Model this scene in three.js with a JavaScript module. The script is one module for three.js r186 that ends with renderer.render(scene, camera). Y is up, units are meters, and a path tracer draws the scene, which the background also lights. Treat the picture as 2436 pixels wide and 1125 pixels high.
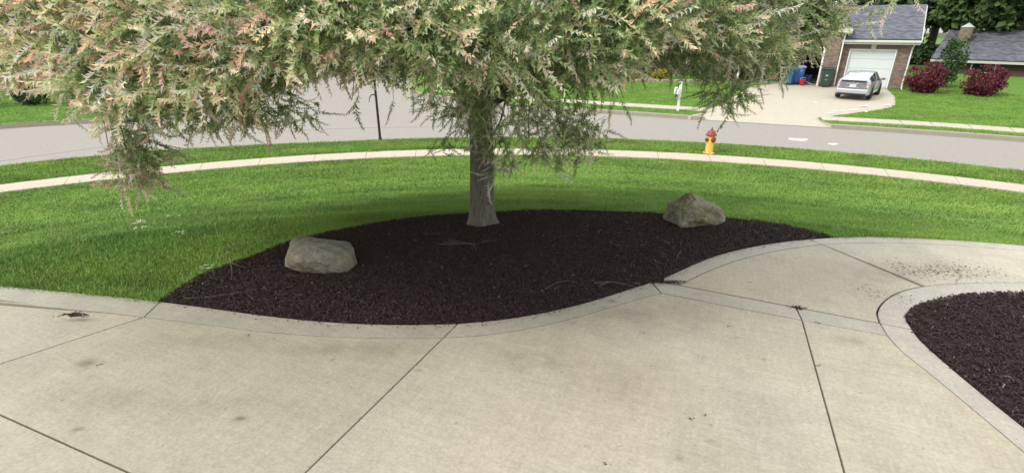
import * as THREE from 'three';
import { mergeGeometries, mergeVertices, toCreasedNormals } from 'three/addons/utils/BufferGeometryUtils.js';
import { ImprovedNoise } from 'three/addons/math/ImprovedNoise.js';
import { RoundedBoxGeometry } from 'three/addons/geometries/RoundedBoxGeometry.js';

// ------------------------------------------------------------------ camera, sky, sun, exposure
const scene = new THREE.Scene();
const camera = new THREE.PerspectiveCamera(49.85, 1024 / 472, 0.05, 900);
camera.position.set(0, 2.2, 0);
camera.rotation.set(THREE.MathUtils.degToRad(-22.5), 0, 0);
const renderer = new THREE.WebGLRenderer();
renderer.toneMapping = THREE.LinearToneMapping;
renderer.toneMappingExposure = 1.6;
renderer.shadowMap.enabled = true;
renderer.shadowMap.type = THREE.PCFSoftShadowMap;

const perlin = new ImprovedNoise();
const N3 = (x, y, z) => perlin.noise(x, y, z);
function fbm(x, y, z, o = 4) { let a = 0.5, s = 0, f = 1; for (let i = 0; i < o; i++) { s += a * N3(x * f + 17.3 * i, y * f + 5.1 * i, z * f); a *= 0.5; f *= 2.03; } return s; }

{ // bright overcast sky, thin cloud with soft structure
  const w = 256, h = 128, d = new Float32Array(w * h * 4);
  for (let j = 0; j < h; j++) for (let i = 0; i < w; i++) {
    const el = (j + 0.5) / h * Math.PI - Math.PI / 2, az = (i + 0.5) / w * 2 * Math.PI;
    const cx = Math.cos(el) * Math.cos(az), cz = Math.cos(el) * Math.sin(az), cy = Math.sin(el);
    const up = Math.max(0, cy), cl = 1 + 0.22 * fbm(cx * 2.2, cy * 4, cz * 2.2, 4);
    const b = cy < 0 ? 0.35 : (0.72 + 0.5 * up) * cl;
    const k = 4 * (j * w + i);
    d[k] = b * 0.99; d[k + 1] = b * 1.0; d[k + 2] = b * 1.025; d[k + 3] = 1;
  }
  const t = new THREE.DataTexture(d, w, h, THREE.RGBAFormat, THREE.FloatType);
  t.mapping = THREE.EquirectangularReflectionMapping; t.magFilter = t.minFilter = THREE.LinearFilter; t.needsUpdate = true;
  scene.background = t; scene.environment = t;
  scene.backgroundIntensity = 1.0; scene.environmentIntensity = 1.0;
}
const sun = new THREE.DirectionalLight(new THREE.Color(1.0, 0.955, 0.87), 1.5);
sun.position.set(-27, 27, 4); sun.target.position.set(0, 0, -8);
sun.castShadow = true; sun.shadow.radius = 30; sun.shadow.mapSize.set(2048, 2048);
Object.assign(sun.shadow.camera, { left: -45, right: 45, top: 45, bottom: -45, near: 1, far: 150 });
scene.add(sun, sun.target);

// ------------------------------------------------------------------ helpers
function rng(seed) { let a = seed >>> 0; return () => { a = (a + 0x6D2B79F5) | 0; let t = Math.imul(a ^ (a >>> 15), 1 | a); t = (t + Math.imul(t ^ (t >>> 7), 61 | t)) ^ t; return ((t ^ (t >>> 14)) >>> 0) / 4294967296; }; }
const V = (x, y, z) => new THREE.Vector3(x, y, z);
const taken = new Map();
function numbered(n) { const k = taken.get(n) || 0; taken.set(n, k + 1); return k ? n + '_' + String(k).padStart(3, '0') : n; }
const sm = (a, b, x) => { const t = Math.min(1, Math.max(0, (x - a) / (b - a))); return t * t * (3 - 2 * t); };
const lerp = (a, b, t) => a + (b - a) * t;
function shadows(o) { o.traverse(m => { if (m.isMesh) { m.castShadow = m.receiveShadow = true; } }); return o; }
function thing(name, label, category, pos = [0, 0, 0], turn = 0, group) {
  const o = new THREE.Group(); o.name = numbered(name); o.position.set(...pos); o.rotation.y = turn;
  o.userData = { label, category }; if (group) o.userData.group = group; scene.add(o); return o;
}
function part(name, geo, material, parent, label) {
  const g = Array.isArray(geo) ? (geo.length > 1 ? mergeGeometries(geo.map(q => clean(q))) : geo[0]) : geo;
  const m = new THREE.Mesh(g, material); m.name = name; if (label) m.userData.label = label; parent.add(m); return m;
}
function clean(g) { const q = g.index ? g.toNonIndexed() : g.clone(); for (const k of Object.keys(q.attributes)) if (!['position', 'normal', 'uv'].includes(k)) q.deleteAttribute(k); if (!q.attributes.uv) q.setAttribute('uv', new THREE.BufferAttribute(new Float32Array(q.attributes.position.count * 2), 2)); return q; }
function solo(name, geo, material, label, category, group) {
  const m = new THREE.Mesh(Array.isArray(geo) ? mergeGeometries(geo.map(clean)) : geo, material); m.name = numbered(name);
  m.userData = { label, category }; if (group) m.userData.group = group; scene.add(m); return m;
}
function struct(name, geo, material) { const m = new THREE.Mesh(geo, material); m.name = numbered(name); m.userData = { kind: 'structure' }; scene.add(m); return m; }
function structGroup(name) { const g = new THREE.Group(); g.name = numbered(name); g.userData = { kind: 'structure' }; scene.add(g); return g; }
function box(x0, x1, y0, y1, z0, z1, r = 0) {
  const g = r ? new RoundedBoxGeometry(x1 - x0, y1 - y0, z1 - z0, 2, r) : new THREE.BoxGeometry(x1 - x0, y1 - y0, z1 - z0);
  g.translate((x0 + x1) / 2, (y0 + y1) / 2, (z0 + z1) / 2); return g;
}
function boxUV(g, s = 1) { // uv in metres from the dominant normal
  const q = g.index ? g.toNonIndexed() : g; const p = q.attributes.position, n = q.attributes.normal, u = new Float32Array(p.count * 2);
  for (let i = 0; i < p.count; i++) { const ax = Math.abs(n.getX(i)), ay = Math.abs(n.getY(i)), az = Math.abs(n.getZ(i)); let a, b; if (ay > ax && ay > az) { a = p.getX(i); b = p.getZ(i); } else if (ax > az) { a = p.getZ(i); b = p.getY(i); } else { a = p.getX(i); b = p.getY(i); } u[2 * i] = a / s; u[2 * i + 1] = b / s; }
  q.setAttribute('uv', new THREE.BufferAttribute(u, 2)); return q;
}
function tube(pts, radii, sides = 7, closed = true) { // tapered tube through points
  const c = new THREE.CatmullRomCurve3(pts), n = Math.max(3, (pts.length - 1) * 4), pos = [], uv = [], idx = []; let len = c.getLength();
  const fr = c.computeFrenetFrames(n, false);
  for (let i = 0; i <= n; i++) {
    const t = i / n, p = c.getPoint(t), f = t * (radii.length - 1), k = Math.min(radii.length - 2, Math.floor(f)), r = lerp(radii[k], radii[k + 1], f - k);
    for (let j = 0; j <= sides; j++) { const a = j / sides * Math.PI * 2, q = fr.normals[i].clone().multiplyScalar(Math.cos(a)).addScaledVector(fr.binormals[i], Math.sin(a)); pos.push(p.x + q.x * r, p.y + q.y * r, p.z + q.z * r); uv.push(j / sides, t * len); }
  }
  const s1 = sides + 1; for (let i = 0; i < n; i++) for (let j = 0; j < sides; j++) { const a = i * s1 + j; idx.push(a, a + s1, a + 1, a + 1, a + s1, a + s1 + 1); }
  if (closed) { const b = pos.length / 3; pos.push(...c.getPoint(1).toArray()); uv.push(0, len); for (let j = 0; j < sides; j++) idx.push(n * s1 + j, b, n * s1 + j + 1); }
  const g = new THREE.BufferGeometry(); g.setAttribute('position', new THREE.Float32BufferAttribute(pos, 3)); g.setAttribute('uv', new THREE.Float32BufferAttribute(uv, 2)); g.setIndex(idx); g.computeVertexNormals(); return g;
}
function cyl(r0, r1, h, x, y, z, seg = 16) { const g = new THREE.CylinderGeometry(r1, r0, h, seg); g.translate(x, y + h / 2, z); return g; }
const inPoly = (P, x, z) => { let c = false; for (let i = 0, j = P.length - 1; i < P.length; j = i++) { const a = P[i], b = P[j]; if ((a[1] > z) !== (b[1] > z) && x < (b[0] - a[0]) * (z - a[1]) / (b[1] - a[1]) + a[0]) c = !c; } return c; };
function smoothLine(L, k = 5) { // Catmull-Rom through [x,z] points
  if (L.length < 3) return L; const c = new THREE.CatmullRomCurve3(L.map(p => V(p[0], 0, p[1])), false, 'centripetal'); const o = [];
  for (let i = 0; i <= (L.length - 1) * k; i++) { const t = i / ((L.length - 1) * k), p = c.getPoint(t); o.push([p.x, p.z]); } return o;
}
function dataTex(w, h, fn, srgb = true) { const d = new Uint8Array(w * h * 4); for (let j = 0; j < h; j++) for (let i = 0; i < w; i++) { const c = fn(i, j), k = 4 * (j * w + i); d[k] = Math.max(0, Math.min(255, c[0])); d[k + 1] = Math.max(0, Math.min(255, c[1])); d[k + 2] = Math.max(0, Math.min(255, c[2])); d[k + 3] = 255; } const t = new THREE.DataTexture(d, w, h); t.magFilter = THREE.LinearFilter; t.minFilter = THREE.LinearMipmapLinearFilter; t.generateMipmaps = true; t.wrapS = t.wrapT = THREE.RepeatWrapping; if (srgb) t.colorSpace = THREE.SRGBColorSpace; t.needsUpdate = true; return t; }
const lin = (r, g, b) => new THREE.Color().setRGB(r, g, b);
const mat = (c, rough = 0.8, o = {}) => new THREE.MeshStandardMaterial({ color: c.isColor ? c : lin(...c), roughness: rough, ...o });

// ------------------------------------------------------------------ measured plan of the near ground (metres, [x, z])
const A1 = [[-5.8, -4.263], [-4.688, -4.13], [-3.728, -3.972], [-3.043, -3.845]];
const A2 = [[-3.043, -3.845], [-2.545, -3.732], [-1.955, -3.598], [-1.41, -3.508], [-0.898, -3.477], [-0.437, -3.489]];
const A3 = [[-0.437, -3.489], [-0.061, -3.559], [0.287, -3.67], [0.66, -3.838], [1.073, -4.073], [1.293, -4.204]];
const A4 = [[1.437, -4.289], [1.606, -4.421], [2.074, -4.763], [2.504, -4.986], [3.015, -5.164], [3.321, -5.232]];
const A5 = [[3.321, -5.232], [3.645, -5.28], [4.077, -5.305], [4.7, -5.244], [5.155, -5.16], [5.706, -5.01], [6.6, -4.72]];
const B1 = [[-5.473, -3.972], [-4.417, -3.838], [-3.509, -3.684], [-3.014, -3.591]];
const B2 = [[-3.014, -3.591], [-2.402, -3.471], [-1.854, -3.363], [-1.346, -3.305], [-0.859, -3.285], [-0.523, -3.294]];
const B3 = [[-0.523, -3.294], [-0.22, -3.328], [0.106, -3.416], [0.45, -3.552], [0.824, -3.739], [1.149, -3.911], [1.33, -3.995]];
const B4 = [[1.529, -4.146], [1.917, -4.441], [2.259, -4.661], [2.842, -4.932], [3.386, -5.09]];
const B5 = [[3.386, -5.09], [3.966, -5.136], [4.6, -5.093], [5.056, -5.014], [5.61, -4.861], [6.5, -4.58]];
const D1 = [[1.33, -3.995], [1.597, -3.874], [1.937, -3.718], [2.352, -3.545]], D2 = [[2.352, -3.545], [2.627, -3.428], [2.893, -3.322]];
const E1 = [[3.143, -3.404], [3.221, -3.585], [3.405, -3.746], [3.643, -3.86], [3.898, -3.941], [4.234, -3.987], [4.72, -3.987], [6.4, -3.7]];
const E2 = [[3.143, -3.404], [3.104, -3.288], [3.078, -3.12], [3.048, -2.679], [3.04, -2.243], [3.06, -0.4]];
const F1 = [[2.951, -3.496], [3.043, -3.664], [3.227, -3.848], [3.459, -4.002], [3.694, -4.097], [3.855, -4.138], [4.219, -4.186], [4.937, -4.182], [6.45, -3.9]];
const F2 = [[2.951, -3.496], [2.893, -3.322], [2.86, -3.151], [2.859, -3.038], [2.866, -2.848], [2.868, -2.469], [2.866, -2.063], [2.88, -0.4]];
const BEDBACK = [[-3.06, -3.85], [-3.036, -4.097], [-2.983, -4.338], [-2.882, -4.507], [-2.745, -4.691], [-2.617, -4.889], [-2.484, -5.091], [-2.293, -5.293], [-1.945, -5.533], [-1.563, -5.757], [-1.249, -5.903], [-0.716, -6.039], [-0.194, -6.134], [0.385, -6.188], [1.102, -6.166], [1.513, -6.118], [1.899, -6.055], [2.581, -5.918], [3.052, -5.779], [3.378, -5.577], [3.636, -5.305]];
const sA1 = smoothLine(A1), sA2 = smoothLine(A2), sA3 = smoothLine(A3), sA4 = smoothLine(A4), sA5 = smoothLine(A5), sB1 = smoothLine(B1), sB2 = smoothLine(B2), sB3 = smoothLine(B3), sB4 = smoothLine(B4), sB5 = smoothLine(B5), sE1 = smoothLine(E1), sE2 = smoothLine(E2), sF1 = smoothLine(F1), sF2 = smoothLine(F2);
const rev = a => a.slice().reverse();
const JK = [-3.83, -2.737], IK = [-1.249, -1.706], HK = [1.274, -0.698];
const bedPoly = [...smoothLine(BEDBACK, 3), ...rev([...sA2, ...sA3, ...sA4, ...sA5.filter(p => p[0] < 3.64)])];
const bed2Poly = [...rev(sE1), ...sE2.slice(1), [6.4, -0.4]];
const drivePoly = [...sA1, ...sA2, ...sA3, ...sA4, ...sA5, [8, -4], [8, 6], [-9, 6], [-9, -4.6]];
const lawnCut = (x, z) => inPoly(drivePoly, x, z) || inPoly(bedPoly, x, z);

// terrain: level by the driveway, then the lawn falls to the pavement
const CZ = 6;
function terrain(x, z) { const r = Math.hypot(x, z - CZ), s = Math.min(1, Math.max(0, (r - 12.1) / 9.3)); const e = 1 - Math.pow(1 - s, 1.5); return -1.45 * e * sm(0, 0.06, s) - 0.04 * sm(22.2, 24, r); }
const kerbR = th => 24.15 + 0.75 * sm(0.2, 0.6, -th); // th: bearing round (0, CZ), + to the right

// ------------------------------------------------------------------ materials
const concreteMap = (() => { // unique map of the whole driveway, 12 m by 7 m: mottling, trowel and broom marks, stains
  const w = 2048, h = 1195, R = rng(5);
  const st = [[-3.0, -2.98, .07, .05, .42], [-3.5, -3.55, .1, .03, .5], [.15, -3.05, .5, .2, .16], [.75, -2.75, .5, .26, .14], [-1.2, -3.15, .55, .1, .16], [-2.2, -3.25, .5, .12, .12], [.9, -3.6, .35, .13, .15], [1.1, -2.1, .35, .3, .1], [-2.6, -2.6, .35, .12, .13], [2.55, -3.25, .12, .06, .2], [1.6, -2.5, .3, .2, .08], [3.6, -4.35, .45, .18, .2], [1.42, -4.2, .16, .05, .5], [4.1, -4.5, .5, .2, .16], [-1.9, -2.55, .4, .1, .1]];
  for (let i = 0; i < 46; i++) st.push([-5 + R() * 10, -5 + R() * 4, .01 + R() * .03, .008 + R() * .02, .2 + R() * .3]);
  return dataTex(w, h, (i, j) => {
    const x = i / w * 12 - 6, z = j / h * 7 - 6;
    let v = 0.9 + 0.06 * fbm(x * 0.9, z * 0.9, 1.7, 3) + 0.06 * fbm(x * 3.6, z * 3.6, 8.1, 4);
    const u1 = x * 0.92 + z * 0.38, u2 = -x * 0.38 + z * 0.92;
    v += 0.03 * N3(u1 * 5, u2 * 38, 3.3) + 0.025 * N3(u1 * 44, u2 * 6, 5.3) + 0.07 * N3(x * 51 + z * 33, z * 55 - x * 31, 2.2) + 0.04 * fbm(x * 19 + z * 11, z * 21 - x * 12, 6.2, 3);
    const pit = N3(x * 40, z * 40, 14); if (pit > 0.52) v -= 0.18 * (pit - 0.52) * 3;
    const warm = 0.5 + fbm(x * 0.7 + 9, z * 0.7, 4.4, 2);
    let brown = 0;
    for (const s of st) { const dx = (x - s[0]) / s[2], dz = (z - s[1]) / s[3], q = dx * dx + dz * dz; if (q < 5) { const e = Math.exp(-q * 1.1) * (0.75 + 1.1 * fbm(x * 9, z * 9, s[2] * 30, 3)); if (e > 0) brown += s[4] * e; } }
    brown = Math.min(0.6, brown * 0.7);
    const V0 = v * 236;
    return [V0 * (1 + 0.018 * warm) * (1 - brown * 0.92), V0 * (1 - 0.004 * warm) * (1 - brown * 0.96), V0 * (1 - 0.035 * warm) * (1 - brown * 1.04)];
  });
})();
const concreteBump = dataTex(512, 512, (i, j) => { const x = i / 512, y = j / 512, t = x * 2 * Math.PI, s = y * 2 * Math.PI; const a = N3(Math.cos(t) * 4, Math.sin(t) * 4, Math.cos(s) * 4 + Math.sin(s) * 7) + 0.7 * N3(Math.cos(t) * 19, Math.sin(t) * 19 + Math.cos(s) * 19, Math.sin(s) * 19) + 0.8 * N3(Math.cos(s) * 2 + Math.cos(t) * 50, Math.sin(t) * 50, Math.sin(s) * 2); const v = 128 + a * 70; return [v, v, v]; }, false);
const slabMat = new THREE.MeshStandardMaterial({ map: concreteMap, color: lin(0.555, 0.515, 0.42), roughness: 0.86, bumpMap: concreteBump, bumpScale: 0.0025 });
const bandMat = new THREE.MeshStandardMaterial({ map: concreteMap, color: lin(0.5, 0.48, 0.41), roughness: 0.82, bumpMap: concreteBump, bumpScale: 0.0012 });
const bandMat2 = new THREE.MeshStandardMaterial({ map: concreteMap, color: lin(0.535, 0.515, 0.46), roughness: 0.82, bumpMap: concreteBump, bumpScale: 0.0014 });
const walkMat = new THREE.MeshStandardMaterial({ map: concreteMap, color: lin(0.575, 0.535, 0.44), roughness: 0.86, bumpMap: concreteBump, bumpScale: 0.002 });
const noiseTile = (w, base, amp, f, extra) => dataTex(w, w, (i, j) => { const x = i / w, y = j / w, a = x * 2 * Math.PI, b = y * 2 * Math.PI, X = Math.cos(a), Y = Math.sin(a), Z = Math.cos(b), W = Math.sin(b); const n = amp * (N3(X * f, Y * f + W * f, Z * f) + 0.6 * N3(X * f * 3.1 + 5, Y * f * 3.1, Z * f * 3.1 + W * f * 2) + 0.6 * N3(X * f * 9 + W * 4, Y * f * 9 + W * f * 7, Z * f * 9)); const e = extra ? extra(x, y, n) : 0; return base.map(c => c * (1 + n + e)); });
const asphaltTex = noiseTile(512, [214, 211, 205], 0.04, 3.2);
asphaltTex.repeat.set(1 / 2.3, 1 / 2.3);
const roadMat = new THREE.MeshStandardMaterial({ map: asphaltTex, color: lin(0.41, 0.395, 0.37), roughness: 0.9 });
const paleConcreteTex = noiseTile(256, [222, 218, 208], 0.035, 2.3); paleConcreteTex.repeat.set(0.37, 0.37);
const paveMat = new THREE.MeshStandardMaterial({ map: paleConcreteTex, color: lin(0.62, 0.56, 0.49), roughness: 0.9 });
const farPaveMat = new THREE.MeshStandardMaterial({ map: paleConcreteTex, color: lin(0.585, 0.555, 0.49), roughness: 0.9 });
const kerbMat = new THREE.MeshStandardMaterial({ map: paleConcreteTex, color: lin(0.42, 0.39, 0.35), roughness: 0.9 });
const soilTex = noiseTile(512, [150, 150, 120], 0.35, 3);
const thatchMat = new THREE.MeshStandardMaterial({ map: soilTex, color: lin(0.19, 0.29, 0.06), roughness: 1 });
const farGrassTex = noiseTile(512, [205, 215, 190], 0.3, 4); farGrassTex.repeat.set(0.5, 0.5);
const farGrassMat = new THREE.MeshStandardMaterial({ map: farGrassTex, color: lin(0.13, 0.26, 0.02), roughness: 1 });
const groundMat = new THREE.MeshStandardMaterial({ map: soilTex, color: lin(0.16, 0.24, 0.06), roughness: 1 });
const jointMat = mat([0.02, 0.017, 0.015], 1);
const whiteMat = mat([0.78, 0.78, 0.76], 0.55);

// ------------------------------------------------------------------ driveway and walkway slabs
function inset(P, d) { // polygon inset by d, mitred
  let ar = 0; for (let i = 0; i < P.length; i++) { const a = P[i], b = P[(i + 1) % P.length]; ar += a[0] * b[1] - b[0] * a[1]; }
  const Q = P.filter((p, i) => { const q = P[(i + P.length - 1) % P.length]; return Math.hypot(p[0] - q[0], p[1] - q[1]) > 0.012; }); const s = ar > 0 ? 1 : -1;
  return Q.map((p, i) => { const a = Q[(i + Q.length - 1) % Q.length], b = Q[(i + 1) % Q.length]; let e1 = [p[0] - a[0], p[1] - a[1]], e2 = [b[0] - p[0], b[1] - p[1]]; const l1 = Math.hypot(...e1), l2 = Math.hypot(...e2); const n1 = [-e1[1] / l1 * s, e1[0] / l1 * s], n2 = [-e2[1] / l2 * s, e2[0] / l2 * s]; const m = [n1[0] + n2[0], n1[1] + n2[1]], k = Math.max(0.35, (m[0] * m[0] + m[1] * m[1]) / 2); return [p[0] + m[0] * d / k, p[1] + m[1] * d / k]; });
}
function slabGeo(P, d, depth = 0.12) {
  const Q = inset(P, d + 0.003), sh = new THREE.Shape(Q.map(p => new THREE.Vector2(p[0], -p[1])));
  const g = new THREE.ExtrudeGeometry(sh, { depth: depth - 0.003, bevelEnabled: true, bevelThickness: 0.003, bevelSize: 0.003, bevelSegments: 2, curveSegments: 1 });
  g.rotateX(-Math.PI / 2); g.translate(0, -depth, 0);
  const p = g.attributes.position, u = new Float32Array(p.count * 2); for (let i = 0; i < p.count; i++) { u[2 * i] = (p.getX(i) + 6) / 12; u[2 * i + 1] = (p.getZ(i) + 6) / 7; } g.setAttribute('uv', new THREE.BufferAttribute(u, 2)); return g;
}
concreteBump.repeat.set(1, 1);
{
  const bb = concreteBump; bb.repeat.set(12 / 0.8, 7 / 0.8); bb.wrapS = bb.wrapT = THREE.RepeatWrapping;
  const drive = structGroup('driveway');
  const sC0 = [1.402, -4.204], sC1 = [2.951, -3.496], sC2 = [3.143, -3.404];
  const H0 = [2.405, -3.745], H1 = [2.352, -3.545];
  const K0 = [-9, -4.8];
  const tints = [1, 0.965, 1.03, 0.985, 0.95, 1.015]; let nS = 0; const S = (name, P, m0, d = 0.0045) => { const m = m0.clone(), t = tints[nS++ % 6]; m.color.setRGB(m.color.r * t, m.color.g * t * (1 + 0.004 * (nS % 3)), m.color.b * t * (1 - 0.012 * (nS % 3))); return part(name, slabGeo(P, d), m, drive); };
  S('border_band', [...sA1, ...rev(sB1)], bandMat);
  S('border_band', [...sA2, ...rev(sB2)], bandMat);
  S('border_band', [...sA3, [1.293, -4.204], [1.33, -3.995], ...rev(sB3).slice(1)], bandMat);
  S('border_band', [[1.30, -4.2], sC0, H0, H1, ...rev(D1).slice(1)], bandMat2, 0.006);
  S('border_band', [H0, sC1, [2.893, -3.322], ...rev(D2).slice(1)], bandMat2);
  S('border_band', [...sF2, ...rev(sE2)], bandMat2);
  S('border_band', [...sF1, ...rev(sE1)], bandMat2);
  S('border_band', [sC0, ...sA4, ...rev(sB4)], bandMat2, 0.005);
  S('border_band', [...sA5, ...rev(sB5)], bandMat2, 0.005);
  S('concrete_slab', [...sB1, JK, [-9, -4.78], [-9, -4.4]], slabMat, 0.0055);
  S('concrete_slab', [...sB2, IK, JK], slabMat, 0.0055);
  S('concrete_slab', [...sB3, ...D1.slice(1), HK, IK], slabMat, 0.0055);
  S('concrete_slab', [...D2, ...sF2.filter(p => p[1] > -3.3), [2.9, -0.05], HK], slabMat, 0.0055);
  const kd = [0.928, 0.371];
  S('concrete_slab', [JK, IK, [0.2, 2.0], [-2.2, 3.4], [-5.5, 1]], slabMat, 0.0055);
  S('concrete_slab', [IK, HK, [2.9, -0.05], [4.2, 3.5], [1.2, 5], [0.2, 2.0]], slabMat, 0.0055);
  S('concrete_slab', [[-9, -4.78], JK, [-5.5, 1], [-9, 1]], slabMat, 0.0055);
  S('walkway_slab', [...sB4, ...rev(sF1.filter(p => p[0] < 3.77))], walkMat, 0.009);
  S('walkway_slab', [...sB5, ...rev(sF1.filter(p => p[0] >= 3.77))], walkMat, 0.004);
  const base = new THREE.ShapeGeometry(new THREE.Shape(inset(drivePoly, 0.05).map(p => new THREE.Vector2(p[0], -p[1])))); base.rotateX(-Math.PI / 2); base.translate(0, -0.03, 0);
  part('joint_filler', base, jointMat, drive);
  { const g = new THREE.BoxGeometry(Math.hypot(1.741, 0.8), 0.05, 0.021); g.rotateY(-Math.atan2(0.8, 1.741)); g.translate((1.402 + 3.143) / 2, -0.03, (-4.204 - 3.404) / 2 - 0.002); part('expansion_strip', g, jointMat, drive); }
}

// ------------------------------------------------------------------ near lawn: one polar sheet out to the kerb
{
  const nt = 420, nr = 190, pos = [], uv = [], idx = [], T0 = -1.45, T1 = 1.45;
  for (let i = 0; i <= nr; i++) for (let j = 0; j <= nt; j++) {
    const th = T0 + (T1 - T0) * j / nt, R = kerbR(th), r = 2 + (R - 2) * i / nr, x = Math.sin(th) * r, z = CZ - Math.cos(th) * r;
    let y = terrain(x, z) - 0.035 + 0.02 * fbm(x * 0.6, z * 0.6, 3, 2);
    if (lawnCut(x, z)) y = -0.14; else if (r > 21.25 && r < 22.25) y = -1.56;
    pos.push(x, y, z); uv.push(x / 1.6, z / 1.6);
  }
  for (let i = 0; i < nr; i++) for (let j = 0; j < nt; j++) { const a = i * (nt + 1) + j; idx.push(a, a + 1, a + nt + 1, a + 1, a + nt + 2, a + nt + 1); }
  const g = new THREE.BufferGeometry(); g.setAttribute('position', new THREE.Float32BufferAttribute(pos, 3)); g.setAttribute('uv', new THREE.Float32BufferAttribute(uv, 2)); g.setIndex(idx); g.computeVertexNormals();
  struct('front_lawn', g, thatchMat);
  // pavement slabs
  const pv = structGroup('pavement');
  const arcSlab = (t0, t1, r0, r1, y0, y1, y2, uvs = 1) => { // curved block, top from y1 (inner) to y2 (outer)
    const p = [], u = [], id = [], n = 4; for (let k = 0; k <= n; k++) { const t = lerp(t0, t1, k / n); for (const [r, y] of [[r0, y0], [r0, y1], [r1, y2], [r1, y0]]) { const R = typeof r === 'function' ? r(t) : r; p.push(Math.sin(t) * R, y, CZ - Math.cos(t) * R); u.push(t * 22 / uvs, R / uvs + y); } }
    for (let k = 0; k < n; k++) for (let q = 0; q < 3; q++) { const a = k * 4 + q, b = a + 4; id.push(a, a + 1, b, a + 1, b + 1, b); }
    id.push(0, 3, 1, 1, 3, 2); const e = n * 4; id.push(e, e + 1, e + 3, e + 1, e + 2, e + 3);
    const q = new THREE.BufferGeometry(); q.setAttribute('position', new THREE.Float32BufferAttribute(p, 3)); q.setAttribute('uv', new THREE.Float32BufferAttribute(u, 2)); q.setIndex(id); return toCreasedNormals(q, 0.6);
  };
  const dt = 1.5 / 21.8; for (let k = -17; k < 17; k++) part('pavement_slab', arcSlab(k * dt + 0.0002, (k + 1) * dt - 0.0003, 21.3, 22.2, -1.62, -1.435, -1.445), paveMat, pv);
  const kb = structGroup('near_kerb');
  for (let k = -11; k < 11; k++) part('kerb_stone', arcSlab(k * 0.125, (k + 1) * 0.125 - 0.0004, kerbR, t => kerbR(t) + 0.15, -1.9, -1.475, -1.48), kerbMat, kb);
}

// ------------------------------------------------------------------ street, far kerbs, far lawns, neighbour's drive
const farY = (x, z) => -1.47 + 0.02 * ((x - 0.5) * 0.5 + (z + 28.1) * -0.866);
const flat = (P, fy, uvs = 1) => { const g = new THREE.ShapeGeometry(new THREE.Shape(P.map(p => new THREE.Vector2(p[0], -p[1])))); g.rotateX(-Math.PI / 2); const p = g.attributes.position, u = g.attributes.uv; for (let i = 0; i < p.count; i++) { p.setY(i, fy(p.getX(i), p.getZ(i))); u.setXY(i, p.getX(i) / uvs, p.getZ(i) / uvs); } g.computeVertexNormals(); return g; };
function ribbon(L, w0, w1, fy0, fy1, skirt) { // strip beside a polyline: offsets w0..w1 to its left
  const p = [], u = [], id = []; let s = 0;
  L.forEach((c, i) => { const a = L[Math.max(0, i - 1)], b = L[Math.min(L.length - 1, i + 1)], dx = b[0] - a[0], dz = b[1] - a[1], l = Math.hypot(dx, dz), nx = dz / l, nz = -dx / l; if (i) s += Math.hypot(c[0] - L[i - 1][0], c[1] - L[i - 1][1]); const q0 = [c[0] + nx * w0, c[1] + nz * w0], q1 = [c[0] + nx * w1, c[1] + nz * w1]; p.push(q0[0], skirt, q0[1], q0[0], fy0(...q0), q0[1], q1[0], fy1(...q1), q1[1], q1[0], skirt, q1[1]); u.push(s, -0.2, s, 0, s, w1 - w0, s, w1 - w0 + 0.2); });
  for (let i = 0; i < L.length - 1; i++) for (let q = 0; q < 3; q++) { const a = i * 4 + q, b = a + 4; id.push(a, b, a + 1, a + 1, b, b + 1); }
  const e = (L.length - 1) * 4; id.push(0, 1, 3, 1, 2, 3, e, e + 3, e + 1, e + 1, e + 3, e + 2);
  const g = new THREE.BufferGeometry(); g.setAttribute('position', new THREE.Float32BufferAttribute(p, 3)); g.setAttribute('uv', new THREE.Float32BufferAttribute(u, 2)); g.setIndex(id); return toCreasedNormals(g, 0.7);
}
{ const g = new THREE.CircleGeometry(420, 48); g.rotateX(-Math.PI / 2); g.translate(0, -1.95, -20); const u = g.attributes.uv; for (let i = 0; i < u.count; i++) u.setXY(i, u.getX(i) * 300, u.getY(i) * 300); struct('ground', g, groundMat); }
{ const arc = []; for (let k = 0; k <= 40; k++) { const t = -1.45 + 2.9 * k / 40, r = kerbR(t) - 0.3; arc.push([Math.sin(t) * r, CZ - Math.cos(t) * r]); } const P = [...arc, [60, 8], [60, -30], [-3, -34], [-5, -90], [-18, -90], [-18, -30], [-60, -20], [-60, 8]];
  struct('road', flat(P, () => -1.62), roadMat); }
{ const L = smoothLine([[1.9, -19.3], [2.6, -20.6], [3.6, -22.2], [4.3, -23.6]], 4), g = ribbon(L, -0.02, 0.02, () => -1.616, () => -1.616, -1.64); struct('road_seam', g, mat([0.09, 0.085, 0.08], 1)); const L2 = smoothLine([[-16, -14.8], [-13.5, -17.6], [-10, -19.6], [-6.5, -20.6], [-3, -20.9]], 6); struct('road_seam', ribbon(L2, -0.015, 0.015, () => -1.616, () => -1.616, -1.64), mat([0.16, 0.155, 0.15], 1)); }
const farK = smoothLine([[-9.2, -90], [-7.6, -50], [-6.9, -38], [-6.5, -34], [-5.9, -31.8], [-4.85, -30.3], [-3.16, -28.9], [-1.0, -27.2], [1.7, -25.75], [4.63, -24.25], [6.84, -23.25], [7.87, -22.75], [10.4, -21.65], [12.91, -20.6], [15.92, -19.25], [20, -16.9], [26, -12], [31, -6]], 4);
const farKL = smoothLine([[-36, -8], [-30, -13.5], [-24, -18.2], [-20, -20.8], [-17.77, -21.75], [-16.25, -22.1], [-15.2, -22.9], [-14.7, -24.4], [-14.6, -28], [-14.9, -36], [-15.6, -50], [-17, -90]], 4);
const farYL = (x, z) => -1.47 + 0.02 * Math.max(0, (-(z + 22)) * 0.85 + (-(x + 16)) * 0.4);
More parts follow.
